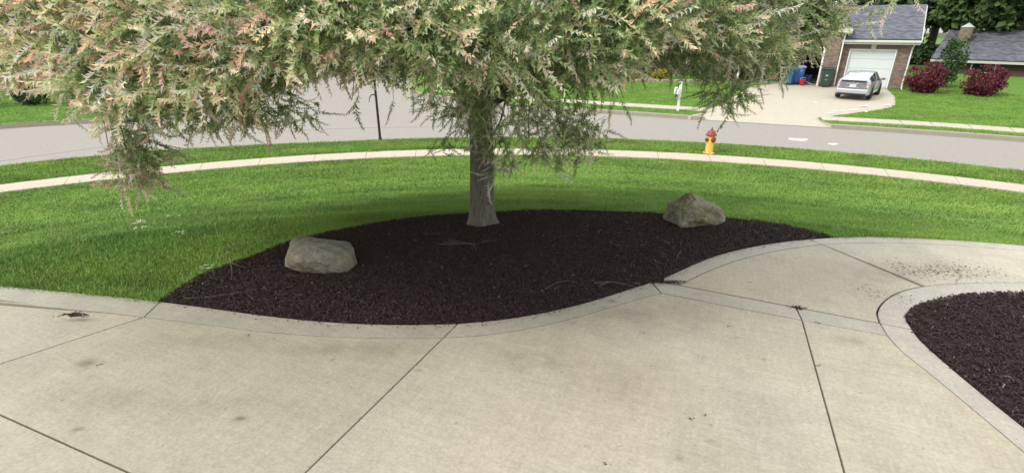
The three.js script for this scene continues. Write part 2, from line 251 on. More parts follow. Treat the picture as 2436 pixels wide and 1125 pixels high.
{
  struct('far_lawn', flat([...farK.filter(p => p[0] < 8.0), ...nbrEdge().slice(1, -1), ...farK.filter(p => p[0] > 12.6), [70, -6], [70, -90]], farY), farGrassMat);
  struct('far_lawn', flat([...farKL, [-80, -90], [-80, -8]], (x, z) => -1.47 + 0.02 * (-(z + 22) * 0.85 - (x + 16) * 0.4)), farGrassMat);
  const kb = structGroup('far_kerb');
  const seg = (L, a, b) => L.slice(a, b + 1);
  const top = (x, z) => -1.466;
  const iA = farK.findIndex(p => p[0] > 8.0), iB = farK.findIndex(p => p[0] > 12.6);
  const stones = (a, b) => { for (let i = a; i < b; i += 3) part('kerb_stone', ribbon(farK.slice(i, Math.min(i + 3, b) + 1), -0.02, 0.15, (x, z) => -1.47, (x, z) => Math.max(-1.46, farY(x, z) + 0.008), -1.9), kerbMat, kb); };
  stones(8, iA); stones(iB, farK.length - 1);
  part('kerb_stone', ribbon(farK.slice(iA, iB + 1), -0.02, 0.15, () => -1.595, () => -1.59, -1.9), kerbMat, kb);
  const kl = structGroup('far_kerb');
  const skip0 = farKL.findIndex(p => p[0] > -16.95), skip1 = farKL.findIndex(p => p[0] > -16.2);
  for (let i = 0; i < farKL.length - 1; i += 3) { if (i < 36) part('kerb_stone', ribbon(farKL.slice(i, Math.min(i + 4, farKL.length)), -0.02, 0.15, () => -1.47, (x, z) => -1.45, -1.9), kerbMat, kl); }
  // storm inlet in the kerb
  const si = thing('storm_drain', 'dark storm drain opening in the kerb across the street', 'drain', [-16.6, -1.62, -21.93], 0.22);
  part('hood', box(-0.5, 0.5, 0.13, 0.19, -0.3, 0.06, 0.01), mat([0.2, 0.17, 0.16], 0.7), si); part('opening', box(-0.46, 0.46, 0.005, 0.125, -0.25, 0.045), mat([0.008, 0.008, 0.008], 1), si);
  // far pavement and neighbour's driveway
  const fp = structGroup('far_pavement');
  const slabs = (L, n0 = 0) => { const S = smoothLine(L, 4); for (let i = 0; i < S.length - 1; i += 1) { const a = S[i], b = S[i + 1], q = [lerp(a[0], b[0], 0.006), lerp(a[1], b[1], 0.006)]; part('pavement_slab', ribbon([q, b], 0, 0.95, (x, z) => farY(x, z) + 0.03, (x, z) => farY(x, z) + 0.03, -1.9), farPaveMat, fp); } };
  slabs([[-4.9, -31.6], [-3.2, -30.55], [-1.0, -28.75], [0.9, -27.75], [5.45, -25.55], [9.3, -23.7]]); slabs([[13.0, -21.5], [16.54, -20.0], [20.8, -17.4], [27, -12.2]]);
  part('kerb_stone', ribbon([[12.99, -20.62], [13.07, -22.0]], -0.02, 0.12, () => -1.475, (x, z) => farY(x, z) + 0.006, -1.9), farPaveMat, kb); part('kerb_stone', ribbon([[9.2, -24.08], [7.8, -22.75]], -0.02, 0.12, () => -1.47, (x, z) => farY(x, z) + 0.006, -1.9), farPaveMat, kb);
  const nd = structGroup('neighbour_driveway');
  const main = [[9.2, -24.1], ...nbrEdge().slice(2, -2), [13.05, -22.0], [11.1, -23.02]];
  part('driveway_slab', flat(main, (x, z) => farY(x, z) + 0.012), farPaveMat, nd);
  const ap = [...farK.filter(p => p[0] > 7.6 && p[0] < 12.95).map(p => [p[0], p[1], 0]), [12.98, -21.4, 0.6], [13.05, -22.0, 1], [11.1, -23.02, 1], [9.2, -24.1, 1]];
  part('driveway_apron', flat(ap, (x, z) => { const k = ap.reduce((b, q) => Math.hypot(q[0] - x, q[1] - z) < Math.hypot(b[0] - x, b[1] - z) ? q : b); return lerp(-1.592, farY(x, z) + 0.012, k[2]); }), farPaveMat, nd);
  const patchOutline = (x, z, a, b, seed) => { const R = rng(seed), P = []; for (let k = 0; k < 22; k++) { const t = k / 22 * 6.283, r = 0.5 + 0.6 * R(); P.push([x + Math.cos(t) * a * r, z + Math.sin(t) * b * r]); } return P; };  // irregular outline for the flat white patches on the asphalt
  solo('white_patch', flat(patchOutline(10.4, -18.4, 0.4, 0.26, 3), () => -1.615), mat([0.9, 0.9, 0.88], 0.6), 'large white splash on the asphalt beside the far kerb', 'patch');
  solo('white_patch', flat(patchOutline(11.25, -17.65, 0.2, 0.13, 4), () => -1.615), mat([0.8, 0.8, 0.78], 0.6), 'small faint white splash on the asphalt near the hydrant strip', 'patch');
}

// ------------------------------------------------------------------ grass blades
{
  const tuft = (seed, n, h, spread, wd) => { const R = rng(seed), p = [], nn = []; for (let k = 0; k < n; k++) { const a = R() * 6.283, rr = Math.sqrt(R()) * spread, x = Math.cos(a) * rr, z = Math.sin(a) * rr, b = R() * 6.283, hh = h * (0.55 + 0.6 * R()), ln = hh * (0.25 + 0.55 * R()), dx = Math.cos(b), dz = Math.sin(b), w = wd * (0.7 + 0.6 * R()), c = R() * 6.283, lx = Math.cos(c) * ln, lz = Math.sin(c) * ln; const mx = x + lx * 0.35, mz = z + lz * 0.35, my = hh * 0.62; p.push(x - dx * w, 0, z - dz * w, x + dx * w, 0, z + dz * w, mx + dx * w * 0.7, my, mz + dz * w * 0.7, x - dx * w, 0, z - dz * w, mx + dx * w * 0.7, my, mz + dz * w * 0.7, mx - dx * w * 0.7, my, mz - dz * w * 0.7, mx - dx * w * 0.7, my, mz - dz * w * 0.7, mx + dx * w * 0.7, my, mz + dz * w * 0.7, x + lx, hh * 0.93, z + lz); }
    const g = new THREE.BufferGeometry(); g.setAttribute('position', new THREE.Float32BufferAttribute(p, 3)); g.computeVertexNormals(); return g; };
  const bladeMat = new THREE.MeshPhysicalMaterial({ color: lin(1, 1, 1), roughness: 0.62, side: THREE.DoubleSide });
  const sets = [{ g: tuft(1, 13, 0.05, 0.045, 0.0018), L: [] }, { g: tuft(2, 13, 0.056, 0.05, 0.002), L: [] }, { g: tuft(3, 13, 0.06, 0.1, 0.004), L: [] }, { g: tuft(4, 13, 0.064, 0.11, 0.0043), L: [] }];
  const R = rng(77), dm = new THREE.Object3D();
  const grassColor = (x, z) => { const n1 = fbm(x * 0.35, z * 0.9, 2.1, 3), n2 = fbm(x * 1.6, z * 2.6, 7.7, 3), v = 1.0 + 0.5 * n1 + 0.5 * n2 + 0.22 * (R() - 0.5), yel = 0.5 + 1.3 * fbm(x * 0.5 + 4, z * 0.8, 9.1, 2) + 0.35 * (R() - 0.5); return [lerp(0.13, 0.215, yel) * v, lerp(0.265, 0.345, yel) * v, lerp(0.038, 0.052, yel) * v]; };
  const put = (x, y, z, kind, s, sy) => { dm.position.set(x, y, z); dm.rotation.set((R() - 0.5) * 0.3, R() * 6.283, (R() - 0.5) * 0.3); dm.scale.set(s, s * sy, s); dm.updateMatrix(); const c = R() < 0.025 ? [0.4, 0.36, 0.17] : grassColor(x, z); sets[kind].L.push([dm.matrix.clone(), c]); };
  // near lawn, denser towards the bed
  for (let k = 0; k < 330000; k++) {
    const th = -0.98 + 1.96 * R(), r = 9.4 + 11.95 * Math.pow(R(), 1.05), x = Math.sin(th) * r, z = CZ - Math.cos(th) * r; const d = Math.hypot(x, z);
    if (z > -2.6 || Math.abs(x) > -z * 1.16 + 0.7) continue; if (lawnCut(x, z)) continue;
    const far = sm(6.5, 13, d); if (R() < far * 0.55) continue;
    put(x, terrain(x, z) - 0.04, z, far > 0.5 ? 2 + (R() < 0.5) : (R() < 0.5 ? 0 : 1), 0.85 + 0.4 * R(), 0.8 + 0.4 * R());
  }
  // longer fringe where the turf is cut along the bed and driveway
  const edge = [...rev(smoothLine(BEDBACK, 8))];
  for (const L of [edge, smoothLine(A1, 10), smoothLine(A5, 10)]) for (let i = 0; i < L.length - 1; i++) { const a = L[i], b = L[i + 1], n = Math.ceil(Math.hypot(b[0] - a[0], b[1] - a[1]) * 260); for (let k = 0; k < n; k++) { const t = R(), x = lerp(a[0], b[0], t), z = lerp(a[1], b[1], t) - 0.005 - 0.14 * R() * R(); const xx = x + (R() - 0.5) * 0.05; if (lawnCut(xx, z)) continue; put(xx, terrain(xx, z) - 0.045, z, R() < 0.5 ? 0 : 1, 1.0 + 0.35 * R(), 1.0 + 0.45 * R()); } }
  // strip between pavement and kerb
  for (let k = 0; k < 34000; k++) { const th = -0.98 + 1.96 * R(), r = 22.22 + (kerbR(th) - 22.2) * R(), x = Math.sin(th) * r, z = CZ - Math.cos(th) * r; put(x, terrain(x, z) - 0.035, z, 2 + (R() < 0.5), 0.9 + 0.4 * R(), 0.95 + 0.5 * R()); }
  // far lawns
  const farTop = (x, z) => farY(x, z);
  for (let k = 0; k < 60000; k++) { const x = -5 + 32 * R(), z = -38 + 24 * R(); if (!inPoly([...farK.filter(p => p[1] > -40), [40, -6], [40, -40]], x, z)) continue; if (inPoly(nbrDrive(), x, z)) continue; const y = farTop(x, z), dS = farStrip(x, z); if (dS > 0 && dS < 0.99) continue; if (kerbGap(x, z)) continue; put(x, y - 0.01, z, 2 + (R() < 0.5), 1.1, 0.8 + 0.5 * R()); }
  for (let k = 0; k < 22000; k++) { const x = -34 + 20 * R(), z = -34 + 20 * R(); if (!inPoly([...farKL.filter(p => p[1] > -40), [-40, -40], [-40, -8]], x, z)) continue; put(x, farYL(x, z) - 0.01, z, 2 + (R() < 0.5), 1.1, 0.8 + 0.5 * R()); }
  for (const s of sets) { const m = new THREE.InstancedMesh(s.g, bladeMat, s.L.length); m.name = numbered('grass'); m.userData = { kind: 'stuff', label: 'mown green grass blades of the lawns', category: 'grass' }; const c = new THREE.Color(); s.L.forEach((e, i) => { m.setMatrixAt(i, e[0]); m.setColorAt(i, c.setRGB(...e[1])); }); scene.add(m); console.log('grass', s.L.length); }
}
function nbrEdge() { return [[7.87, -22.75], [9.2, -24.1], [10.65, -26.3], [12.4, -28.8], [14.6, -32.3], [18.3, -34.6], [21.93, -30.75], [20.3, -27.7], [18.63, -25.25], [17.8, -24.4], [16.65, -23.7], [14.6, -22.75], [13.05, -22.0], [12.82, -20.62]]; }
function nbrDrive() { return [...nbrEdge(), [10.4, -21.2]]; }
function farStrip(x, z) { const L = x < 11 ? [[-4.9, -31.6], [-3.2, -30.55], [-1.0, -28.75], [0.9, -27.75], [5.45, -25.55], [9.3, -23.7]] : [[13.0, -21.5], [16.54, -20.0], [20.8, -17.4], [27, -12.2]]; for (let i = 0; i < L.length - 1; i++) { const a = L[i], b = L[i + 1], dx = b[0] - a[0], dz = b[1] - a[1], l = Math.hypot(dx, dz), t = ((x - a[0]) * dx + (z - a[1]) * dz) / l / l; if (t < -0.02 || t > 1.02) continue; return ((x - a[0]) * dz - (z - a[1]) * dx) / l; } return 99; }
function kerbGap(x, z) { for (let i = 0; i < farK.length - 1; i++) { const a = farK[i], b = farK[i + 1], dx = b[0] - a[0], dz = b[1] - a[1], l = Math.hypot(dx, dz), t = ((x - a[0]) * dx + (z - a[1]) * dz) / l / l; if (t < -0.05 || t > 1.05) continue; const d = ((x - a[0]) * dz - (z - a[1]) * dx) / l; if (d < 0.2 && d > -0.1) return true; } return false; }

// ------------------------------------------------------------------ mulch beds
const mulchMat = mat([0.018, 0.0125, 0.011], 0.95);
const chipMat = mat([1, 1, 1], 0.85);
const mulchH = (x, z) => { const c = 0.05 * Math.exp(-(((x - 0.2) / 2.4) ** 2 + ((z + 4.9) / 0.9) ** 2)); return -0.012 + c + 0.012 * fbm(x * 5, z * 5, 1, 3); };
function mulchBed(name, P, hf, x0, x1, z0, z1, s) {
  const nx = Math.ceil((x1 - x0) / s), nz = Math.ceil((z1 - z0) / s), pos = [], ok = [], idx = [];
  for (let j = 0; j <= nz; j++) for (let i = 0; i <= nx; i++) { const x = x0 + i * s, z = z0 + j * s, c = inPoly(P, x, z); ok.push(c); pos.push(x, c ? hf(x, z) : -0.07, z); }
  for (let j = 0; j < nz; j++) for (let i = 0; i < nx; i++) { const a = j * (nx + 1) + i; if (ok[a] || ok[a + 1] || ok[a + nx + 1] || ok[a + nx + 2]) idx.push(a, a + nx + 1, a + 1, a + 1, a + nx + 1, a + nx + 2); }
  const g = new THREE.BufferGeometry(); g.setAttribute('position', new THREE.Float32BufferAttribute(pos, 3)); g.setIndex(idx); g.computeVertexNormals(); return struct(name, g, mulchMat);
}
mulchBed('mulch_bed', bedPoly, mulchH, -3.2, 3.8, -6.3, -3.4, 0.035);
mulchBed('mulch_bed', bed2Poly, (x, z) => -0.008 + 0.012 * fbm(x * 5, z * 5, 1, 3), 2.9, 6.5, -4.1, -0.3, 0.05);
{
  const R = rng(31), chip = (l, w, t, seed) => { const g = new THREE.BoxGeometry(l, t, w, 3, 1, 1), p = g.attributes.position, Q = rng(seed); for (let i = 0; i < p.count; i++) { const u = p.getX(i) / l; p.setXYZ(i, p.getX(i) + (Math.sin(i * 7 + seed) * 0.003), p.getY(i) + 0.006 * Math.sin(u * 5 + seed), p.getZ(i) * (1 - 0.7 * Math.abs(u)) + 0.003 * Math.sin(u * 9 + seed)); } g.computeVertexNormals(); return g; };
  const sets = [chip(0.036, 0.008, 0.004, 1), chip(0.06, 0.005, 0.0035, 2), chip(0.022, 0.011, 0.005, 3)].map(g => ({ g, L: [] })), dm = new THREE.Object3D();
  const put = (x, y, z, s, flatk = 1) => { dm.position.set(x, y, z); dm.rotation.set((R() - 0.5) * 1.1 * flatk, R() * 6.283, (R() - 0.5) * 0.9 * flatk); dm.scale.setScalar(s * (0.6 + 0.7 * R())); dm.updateMatrix(); const v = 0.35 + 1.25 * R() * R(), red = R() < 0.12 ? 1.5 : 1; const c = R() < 0.008 ? [0.16, 0.12, 0.085] : [0.044 * v * red, 0.028 * v, 0.024 * v]; sets[Math.floor(R() * 3)].L.push([dm.matrix.clone(), c]); };
  for (let k = 0; k < 105000; k++) { const x = -3.1 + 6.8 * R(), z = -6.25 + 2.8 * R(); if (!inPoly(bedPoly, x, z)) continue; put(x, mulchH(x, z) + 0.004 + 0.012 * R(), z, 1); }
  for (let k = 0; k < 27000; k++) { const x = 3.0 + 3.3 * R(), z = -4.05 + 3.4 * R(); if (!inPoly(bed2Poly, x, z)) continue; put(x, 0.006 + 0.012 * R(), z, 1); }
  // crumbs kicked onto the concrete
  const crumb = (x, z, s) => { if (!inPoly(bedPoly, x, z) && inPoly(drivePoly, x, z)) put(x, 0.004, z, s, 0.1); };
  const gs = () => (R() + R() + R() - 1.5) * 1.1;
  for (let k = 0; k < 520; k++) crumb(4.2 + gs() * 0.42, -4.42 + gs() * 0.2, 0.16 + 0.3 * R());
  for (let k = 0; k < 160; k++) crumb(3.3 + gs() * 0.25, -3.92 + gs() * 0.2, 0.12 + 0.24 * R());
  for (let k = 0; k < 130; k++) crumb(1.44 + gs() * 0.14, -4.2 + gs() * 0.03, 0.35 + 0.4 * R());
  for (let k = 0; k < 60; k++) crumb(-3.62 + gs() * 0.09, -3.62 + gs() * 0.03, 0.4 + 0.5 * R());
  for (let k = 0; k < 60; k++) crumb(2.41 + gs() * 0.05, -3.74 + gs() * 0.03, 0.3 + 0.3 * R());
  for (const [x, z, n] of [[-2.03, -3.33, 5], [1.08, -2.42, 6], [1.18, -2.46, 4], [.52, -2.08, 5], [2.16, -2.95, 5], [1.35, -3.05, 2], [.95, -2.95, 2], [2.2, -4.2, 3], [1.75, -4.3, 3], [-2.9, -2.95, 4], [.62, -2.2, 3], [1.02, -3.35, 3], [2.45, -3.5, 3], [1.72, -3.45, 3]]) for (let k = 0; k < n; k++) crumb(x + gs() * 0.02, z + gs() * 0.012, 0.18 + 0.25 * R());
  for (let k = 0; k < 70; k++) crumb(-4 + 8 * R(), -4.9 + 3.3 * R(), 0.12 + 0.2 * R());
  for (const L of [sA2, sA3, sA4]) for (const p of L) for (let k = 0; k < 3; k++) crumb(p[0] + gs() * 0.06, p[1] + 0.03 + 0.05 * R() * R(), 0.2 + 0.3 * R());
  for (const s of sets) { const m = new THREE.InstancedMesh(s.g, chipMat, s.L.length); m.name = numbered('mulch_chips'); m.userData = { kind: 'stuff', label: 'dark shredded bark mulch chips in the beds', category: 'mulch' }; const c = new THREE.Color(); s.L.forEach((e, i) => { m.setMatrixAt(i, e[0]); m.setColorAt(i, c.setRGB(...e[1])); }); scene.add(m); }
}

// ------------------------------------------------------------------ boulders
function boulder(planes, soft, noise, seed, dirs) {
  let g = new THREE.IcosahedronGeometry(1, 44); g.deleteAttribute('uv'); g.deleteAttribute('normal'); g = mergeVertices(g, 1e-4);
  const p = g.attributes.position, col = new Float32Array(p.count * 3), d = V(0, 0, 0);
  for (let i = 0; i < p.count; i++) {
    d.set(p.getX(i), p.getY(i), p.getZ(i)).normalize(); let acc = 0;
    for (const [nx, ny, nz, h] of planes) { const l = Math.hypot(nx, ny, nz), c = (d.x * nx + d.y * ny + d.z * nz) / l; if (c > 0.02) acc += Math.pow(c / h, soft); }
    let r = Math.pow(acc, -1 / soft); const x = d.x * r, y = d.y * r, z = d.z * r;
    const cr = fbm(x * 6 + seed, y * 8, z * 6, 3), ch = N3(x * 4.2 + seed, y * 6 + x * 2, z * 4.2); r += noise * (fbm(x * 5 + seed, y * 7, z * 5, 4) - 0.18 * sm(0.09, 0, Math.abs(cr)) - 0.5 * sm(0.05, 0.3, ch) + 0.12 * N3(x * 40, y * 40, z * 40));
    p.setXYZ(i, d.x * r, d.y * r, d.z * r);
    const n = fbm(x * 4 + seed, y * 4, z * 4, 4), n2 = fbm(x * 14, y * 14 + seed, z * 14, 3), v = 1 + 0.9 * n + 0.8 * n2 + 0.25 * N3(x * 60, y * 60, z * 60), ol = sm(-0.15, 0.35, fbm(x * 3, y * 3 + 4, z * 3 + seed, 3));
    col[3 * i] = lerp(0.18, 0.165, ol) * v; col[3 * i + 1] = lerp(0.17, 0.152, ol) * v; col[3 * i + 2] = lerp(0.13, 0.088, ol) * v;
  }
  g.setAttribute('color', new THREE.BufferAttribute(col, 3)); g.computeVertexNormals(); return g;
}
const rockMat = new THREE.MeshStandardMaterial({ vertexColors: true, roughness: 0.9 });
{
  const g1 = boulder([[-1, 0.12, 0.3, 0.33], [-0.8, 0.75, 0.3, 0.275], [-0.16, 1, 0.08, 0.16], [0.1, 1, -0.3, 0.17], [-0.3, 0.9, 0.6, 0.2], [0.42, 1, 0.1, 0.2], [0.85, 0.6, 0.2, 0.29], [1, 0.0, 0.3, 0.345], [0.9, 0.2, -0.5, 0.33], [-0.35, 0.3, 1, 0.25], [0.3, 0.35, 1, 0.25], [0.15, -0.35, 1, 0.19], [-0.3, -0.6, 0.85, 0.19], [0, 0, -1, 0.26], [0, -1, 0, 0.2]], 10, 0.026, 3);
  const b1 = solo('boulder', g1, rockMat, 'rounded low tan boulder with blunt ends on the mulch', 'boulder', 'boulders in the mulch bed'); b1.position.set(-1.88, 0.115, -4.5); b1.rotation.y = -0.05;
  const g2 = boulder([[-1, 0.2, 0.25, 0.255], [-0.85, 0.75, 0.25, 0.26], [0.55, 1, 0.05, 0.225], [-0.15, 0.75, 0.8, 0.262], [0.35, 0.7, 0.8, 0.235], [-0.35, 0.22, 1, 0.225], [0.3, 0.0, 1, 0.165], [0.75, 0.3, 0.75, 0.265], [1, 0.35, 0.1, 0.345], [1, -0.3, 0.2, 0.36], [0, 0.75, -0.7, 0.26], [0, 0.1, -1, 0.22], [0, -1, 0, 0.2], [0.1, -0.6, 1, 0.15]], 50, 0.055, 17);
  const b2 = solo('boulder', g2, rockMat, 'jagged grey boulder with a peaked top beside the lawn edge', 'boulder', 'boulders in the mulch bed'); b2.position.set(2.19, 0.11, -5.68); b2.rotation.y = 0.1; b2.scale.setScalar(0.94);
}

// ------------------------------------------------------------------ dappled willow
const barkTex = dataTex(512, 512, (i, j) => { const x = i / 512, y = j / 512, a = x * 2 * Math.PI, X = Math.cos(a), Y = Math.sin(a); const f = N3(X * 3, Y * 3, y * 2.2), r = Math.abs(N3(X * 5 + f, Y * 5, y * 3 + f)), c = sm(0.0, 0.07, r), fine = 0.16 * N3(X * 22, Y * 22, y * 14) + 0.1 * N3(X * 60, Y * 60, y * 60); const v = (0.5 + 0.36 * c) * (1 + fine); return [180 * v, 178 * v, 168 * v]; });
barkTex.repeat.set(1, 0.8);
const barkMat = new THREE.MeshStandardMaterial({ map: barkTex, bumpMap: barkTex, bumpScale: 0.012, color: lin(0.43, 0.41, 0.36), roughness: 0.92 });
const twigMat = mat([0.11, 0.075, 0.045], 0.85), paleTwigMat = mat([0.17, 0.13, 0.10], 0.9);
const willow = thing('willow_tree', 'dappled willow tree with cream and pink leaf tips growing in the mulch bed', 'tree', [-0.365, 0, -5.7]);
{
  // trunk with root flare and flutes
  const n = 44, m = 56, pos = [], uv = [], idx = [], TH = 1.75;
  for (let i = 0; i <= n; i++) for (let j = 0; j <= m; j++) {
    const t = i / n, y = -0.08 + t * (TH + 0.08), a = j / m * 2 * Math.PI, X = Math.cos(a), Y = Math.sin(a);
    let r = 0.132 + 0.02 * Math.exp(-Math.max(0, y) * 2.2) + 0.04 * Math.exp(-Math.max(0, y) * 12) * (1 + 0.7 * Math.sin(a * 3 + 1) + 0.5 * Math.sin(a * 5 + 2)) - 0.012 * t; r *= 1 + 0.06 * Math.sin(a * 5 + y * 0.7) + 0.07 * N3(X * 2.6, Y * 2.6, y * 1.6); const f = Math.abs(N3(X * 4.5, Y * 4.5, y * 1.4 + 3)); r -= 0.022 * sm(0.14, 0, f);
    pos.push(X * r + 0.02 * Math.sin(y * 2), y, Y * r); uv.push(j / m, y);
  }
  for (let i = 0; i < n; i++) for (let j = 0; j < m; j++) { const a = i * (m + 1) + j; idx.push(a, a + m + 1, a + 1, a + 1, a + m + 1, a + m + 2); }
  const g = new THREE.BufferGeometry(); g.setAttribute('position', new THREE.Float32BufferAttribute(pos, 3)); g.setAttribute('uv', new THREE.Float32BufferAttribute(uv, 2)); g.setIndex(idx); g.computeVertexNormals();
  part('trunk', g, barkMat, willow);
  const R = rng(12);
  // arching limbs
  for (let k = 0; k < 17; k++) {
    const a = k / 17 * 6.283 + 0.3 * R(), reach = 0.62 + 0.3 * R(), ex = Math.cos(a) * 3.7 * reach - 0.3, ez = Math.sin(a) * 2.7 * reach, up = 0.7 + 1.5 * R();
    const p0 = V(Math.cos(a) * 0.06, 1.25 + 0.45 * R(), Math.sin(a) * 0.06), p1 = V(ex * 0.25, p0.y + up * 0.55, ez * 0.25), p2 = V(ex * 0.6, p0.y + up, ez * 0.6), p3 = V(ex, p0.y + up * 0.8 + 0.1, ez), p4 = V(ex * 1.12, p0.y + up * 0.45, ez * 1.12);
    const L = part('limb', tube([p0, p1, p2, p3, p4], [0.062, 0.045, 0.03, 0.018, 0.006], 7), barkMat, willow);
    for (let q = 0; q < 4; q++) { const s = p1.clone().lerp(p3, 0.15 + 0.2 * q + 0.1 * R()), d = V((R() - 0.5) * 1.5, 0.3 + 0.5 * R(), (R() - 0.5) * 1.5); part('branch', tube([s, s.clone().addScaledVector(d, 0.5), s.clone().add(V(d.x, d.y * 0.6, d.z))], [0.014, 0.009, 0.003], 5), twigMat, L); }
  }
  // one lower limb that shows against the street
  part('limb', tube([V(0.05, 1.35, 0.0), V(0.9, 1.9, 0.3), V(1.75, 2.15, 0.5), V(2.5, 2.0, 0.6), V(2.85, 1.7, 0.6)], [0.05, 0.036, 0.026, 0.016, 0.005], 7), barkMat, willow);
  part('limb', tube([V(0.08, 1.0, 0.05), V(0.22, 1.2, 0.1), V(0.3, 1.5, 0.12), V(0.33, 1.9, 0.1)], [0.018, 0.013, 0.011, 0.008], 6), twigMat, willow);

  // leafy shoots: stem with alternate narrow leaves, green below, cream or pink new growth at the tip
  const green = [[0.26, 0.37, 0.13], [0.38, 0.46, 0.19], [0.17, 0.31, 0.14], [0.5, 0.55, 0.3]];
  function shoot(seed, len, nl, tipAt, tipCol, creamAt, leafL = 0.047) {
    const Q = rng(seed), p = [], c = [], bend = 0.25 + 0.3 * Q();
    const at = t => V(0.03 * Math.sin(t * 3 + seed), len * t - 0.0, bend * len * t * t);
    const tri = (a, b, d, k) => { for (const v of [a, b, d]) { p.push(v.x, v.y, v.z); c.push(...k); } };
    for (let i = 0; i < 3; i++) { const a = at(i / 3), b = at((i + 1) / 3), w = 0.0022 * (1 - i * 0.25); for (const [dx, dz] of [[w, 0], [-w * 0.5, w * 0.87]]) { tri(V(a.x - dx, a.y, a.z - dz), V(a.x + dx, a.y, a.z + dz), b, [0.12, 0.08, 0.045]); } }
    for (let i = 0; i < nl; i++) {
      const t = 0.08 + 0.92 * (i + 0.5) / nl, o = at(t), ax = i * 2.4 + Q() * 0.8, out = 0.75 + 0.35 * Q() - 0.35 * t; const l = leafL * (0.75 + 0.5 * Q()) * (1 - 0.35 * t * t), w = l * (0.13 + 0.06 * Q());
      const dir = V(Math.cos(ax) * out, 0.55 + 0.5 * t, Math.sin(ax) * out + 0.1).normalize(), side = dir.clone().cross(V(0.1, 1, 0.05)).normalize(), nor = side.clone().cross(dir).normalize();
      const mid = o.clone().addScaledVector(dir, l * 0.42).addScaledVector(nor, l * 0.05), L = mid.clone().addScaledVector(side, w).addScaledVector(nor, w * 0.5), Rr = mid.clone().addScaledVector(side, -w).addScaledVector(nor, w * 0.5), tip = o.clone().addScaledVector(dir, l).addScaledVector(nor, -l * 0.12 * Q());
      let k = green[Math.floor(Q() * 4)].slice(); const e = t + 0.25 * (Q() - 0.5);
      if (e > tipAt) k = tipCol.map(v => v * (0.8 + 0.35 * Q())); else if (e > creamAt) { const q = sm(creamAt, tipAt, e) * 0.8 + 0.2 * Q(); k = k.map((v, n) => lerp(v, [0.77, 0.79, 0.55][n], q)); }
      tri(o, L, tip, k); tri(o, tip, Rr, k);
    }
    const g = new THREE.BufferGeometry(); g.setAttribute('position', new THREE.Float32BufferAttribute(p, 3)); g.setAttribute('color', new THREE.Float32BufferAttribute(c, 3)); g.computeVertexNormals(); return g;
  }
  const cream = [0.82, 0.82, 0.6], pink = [0.86, 0.6, 0.49], white = [0.78, 0.80, 0.68];
  const kinds = [shoot(1, 0.27, 36, 2, cream, 2), shoot(2, 0.24, 34, 1.05, cream, 0.7), shoot(3, 0.27, 38, 0.75, cream, 0.35), shoot(4, 0.25, 36, 0.55, white, 0.2), shoot(5, 0.27, 38, 0.68, pink, 0.25), shoot(6, 0.24, 34, 0.5, [0.87, 0.68, 0.56], 0.15)];
  const leafMat = new THREE.MeshPhysicalMaterial({ vertexColors: true, roughness: 0.6, side: THREE.DoubleSide, transmission: 0.45, thickness: 0 });
  const lists = kinds.map(() => []), dm = new THREE.Object3D(), up = V(0, 1, 0), cc = V(-0.85, 0, -5.6);
  const hem0 = x => { const k = [[-4.6, 1.75], [-3.7, 1.7], [-3.4, 1.5], [-2.8, 1.46], [-2.2, 1.5], [-1.8, 1.62], [-1.5, 1.72], [-0.9, 1.74], [-0.3, 1.64], [0.3, 1.58], [0.8, 1.66], [1.05, 1.84], [1.5, 1.9], [1.8, 1.8], [2.3, 1.96], [2.7, 2.15], [3.4, 2.4]]; if (x <= k[0][0]) return k[0][1]; for (let i = 0; i < k.length - 1; i++) if (x < k[i + 1][0]) return lerp(k[i][1], k[i + 1][1], (x - k[i][0]) / (k[i + 1][0] - k[i][0])); return 2.1; };
  const hem = (x, z) => hem0(x * 4.5 / Math.max(3, -z)) + (z > -4.5 ? 0.15 * (z + 4.5) : 0.05 * (z + 4.5)) + 0.2 * fbm(x * 1.3, z * 1.5, 2) + 0.17;
  function put(x, y, z, dir, s, kind) { dm.position.set(x - willow.position.x, y, z - willow.position.z); dm.quaternion.setFromUnitVectors(up, dir.normalize()); dm.rotateY(R() * 6.283); dm.scale.setScalar(s); dm.updateMatrix(); const b = 0.8 + 0.45 * R(); lists[kind].push([dm.matrix.clone(), [b * (0.96 + 0.1 * R()), b, b * (0.9 + 0.15 * R())]]); }
  const pick = (x, y, z, outer) => { const left = sm(0.4, -2.6, x), n = fbm(x * 1.7, y * 2.2, z * 1.7, 3) * 1.6, q = R() + n * 0.6; const pinkP = (0.025 + 0.28 * left) * sm(0.5, 1, outer), creamP = (0.36 + 0.34 * left) * (0.35 + 0.65 * outer); const u = R() - n * 0.45; if (u < pinkP) return R() < 0.5 ? 4 : 5; if (u < pinkP + creamP) return R() < 0.62 ? 2 : 3; return R() < 0.5 ? 0 : 1; };
  const dirAt = (x, y, z) => { const dx = (x - cc.x) / 3.8, dz = (z - cc.z) / 3.0, l = Math.hypot(dx, dz) + 0.01; return V(dx / l * 0.75 + (R() - 0.5) * 1.1, lerp(-0.55, 0.5, sm(1.6, 3.6, y)) + (R() - 0.5) * 0.9, dz / l * 0.75 + (R() - 0.5) * 1.1); };
  let made = 0;
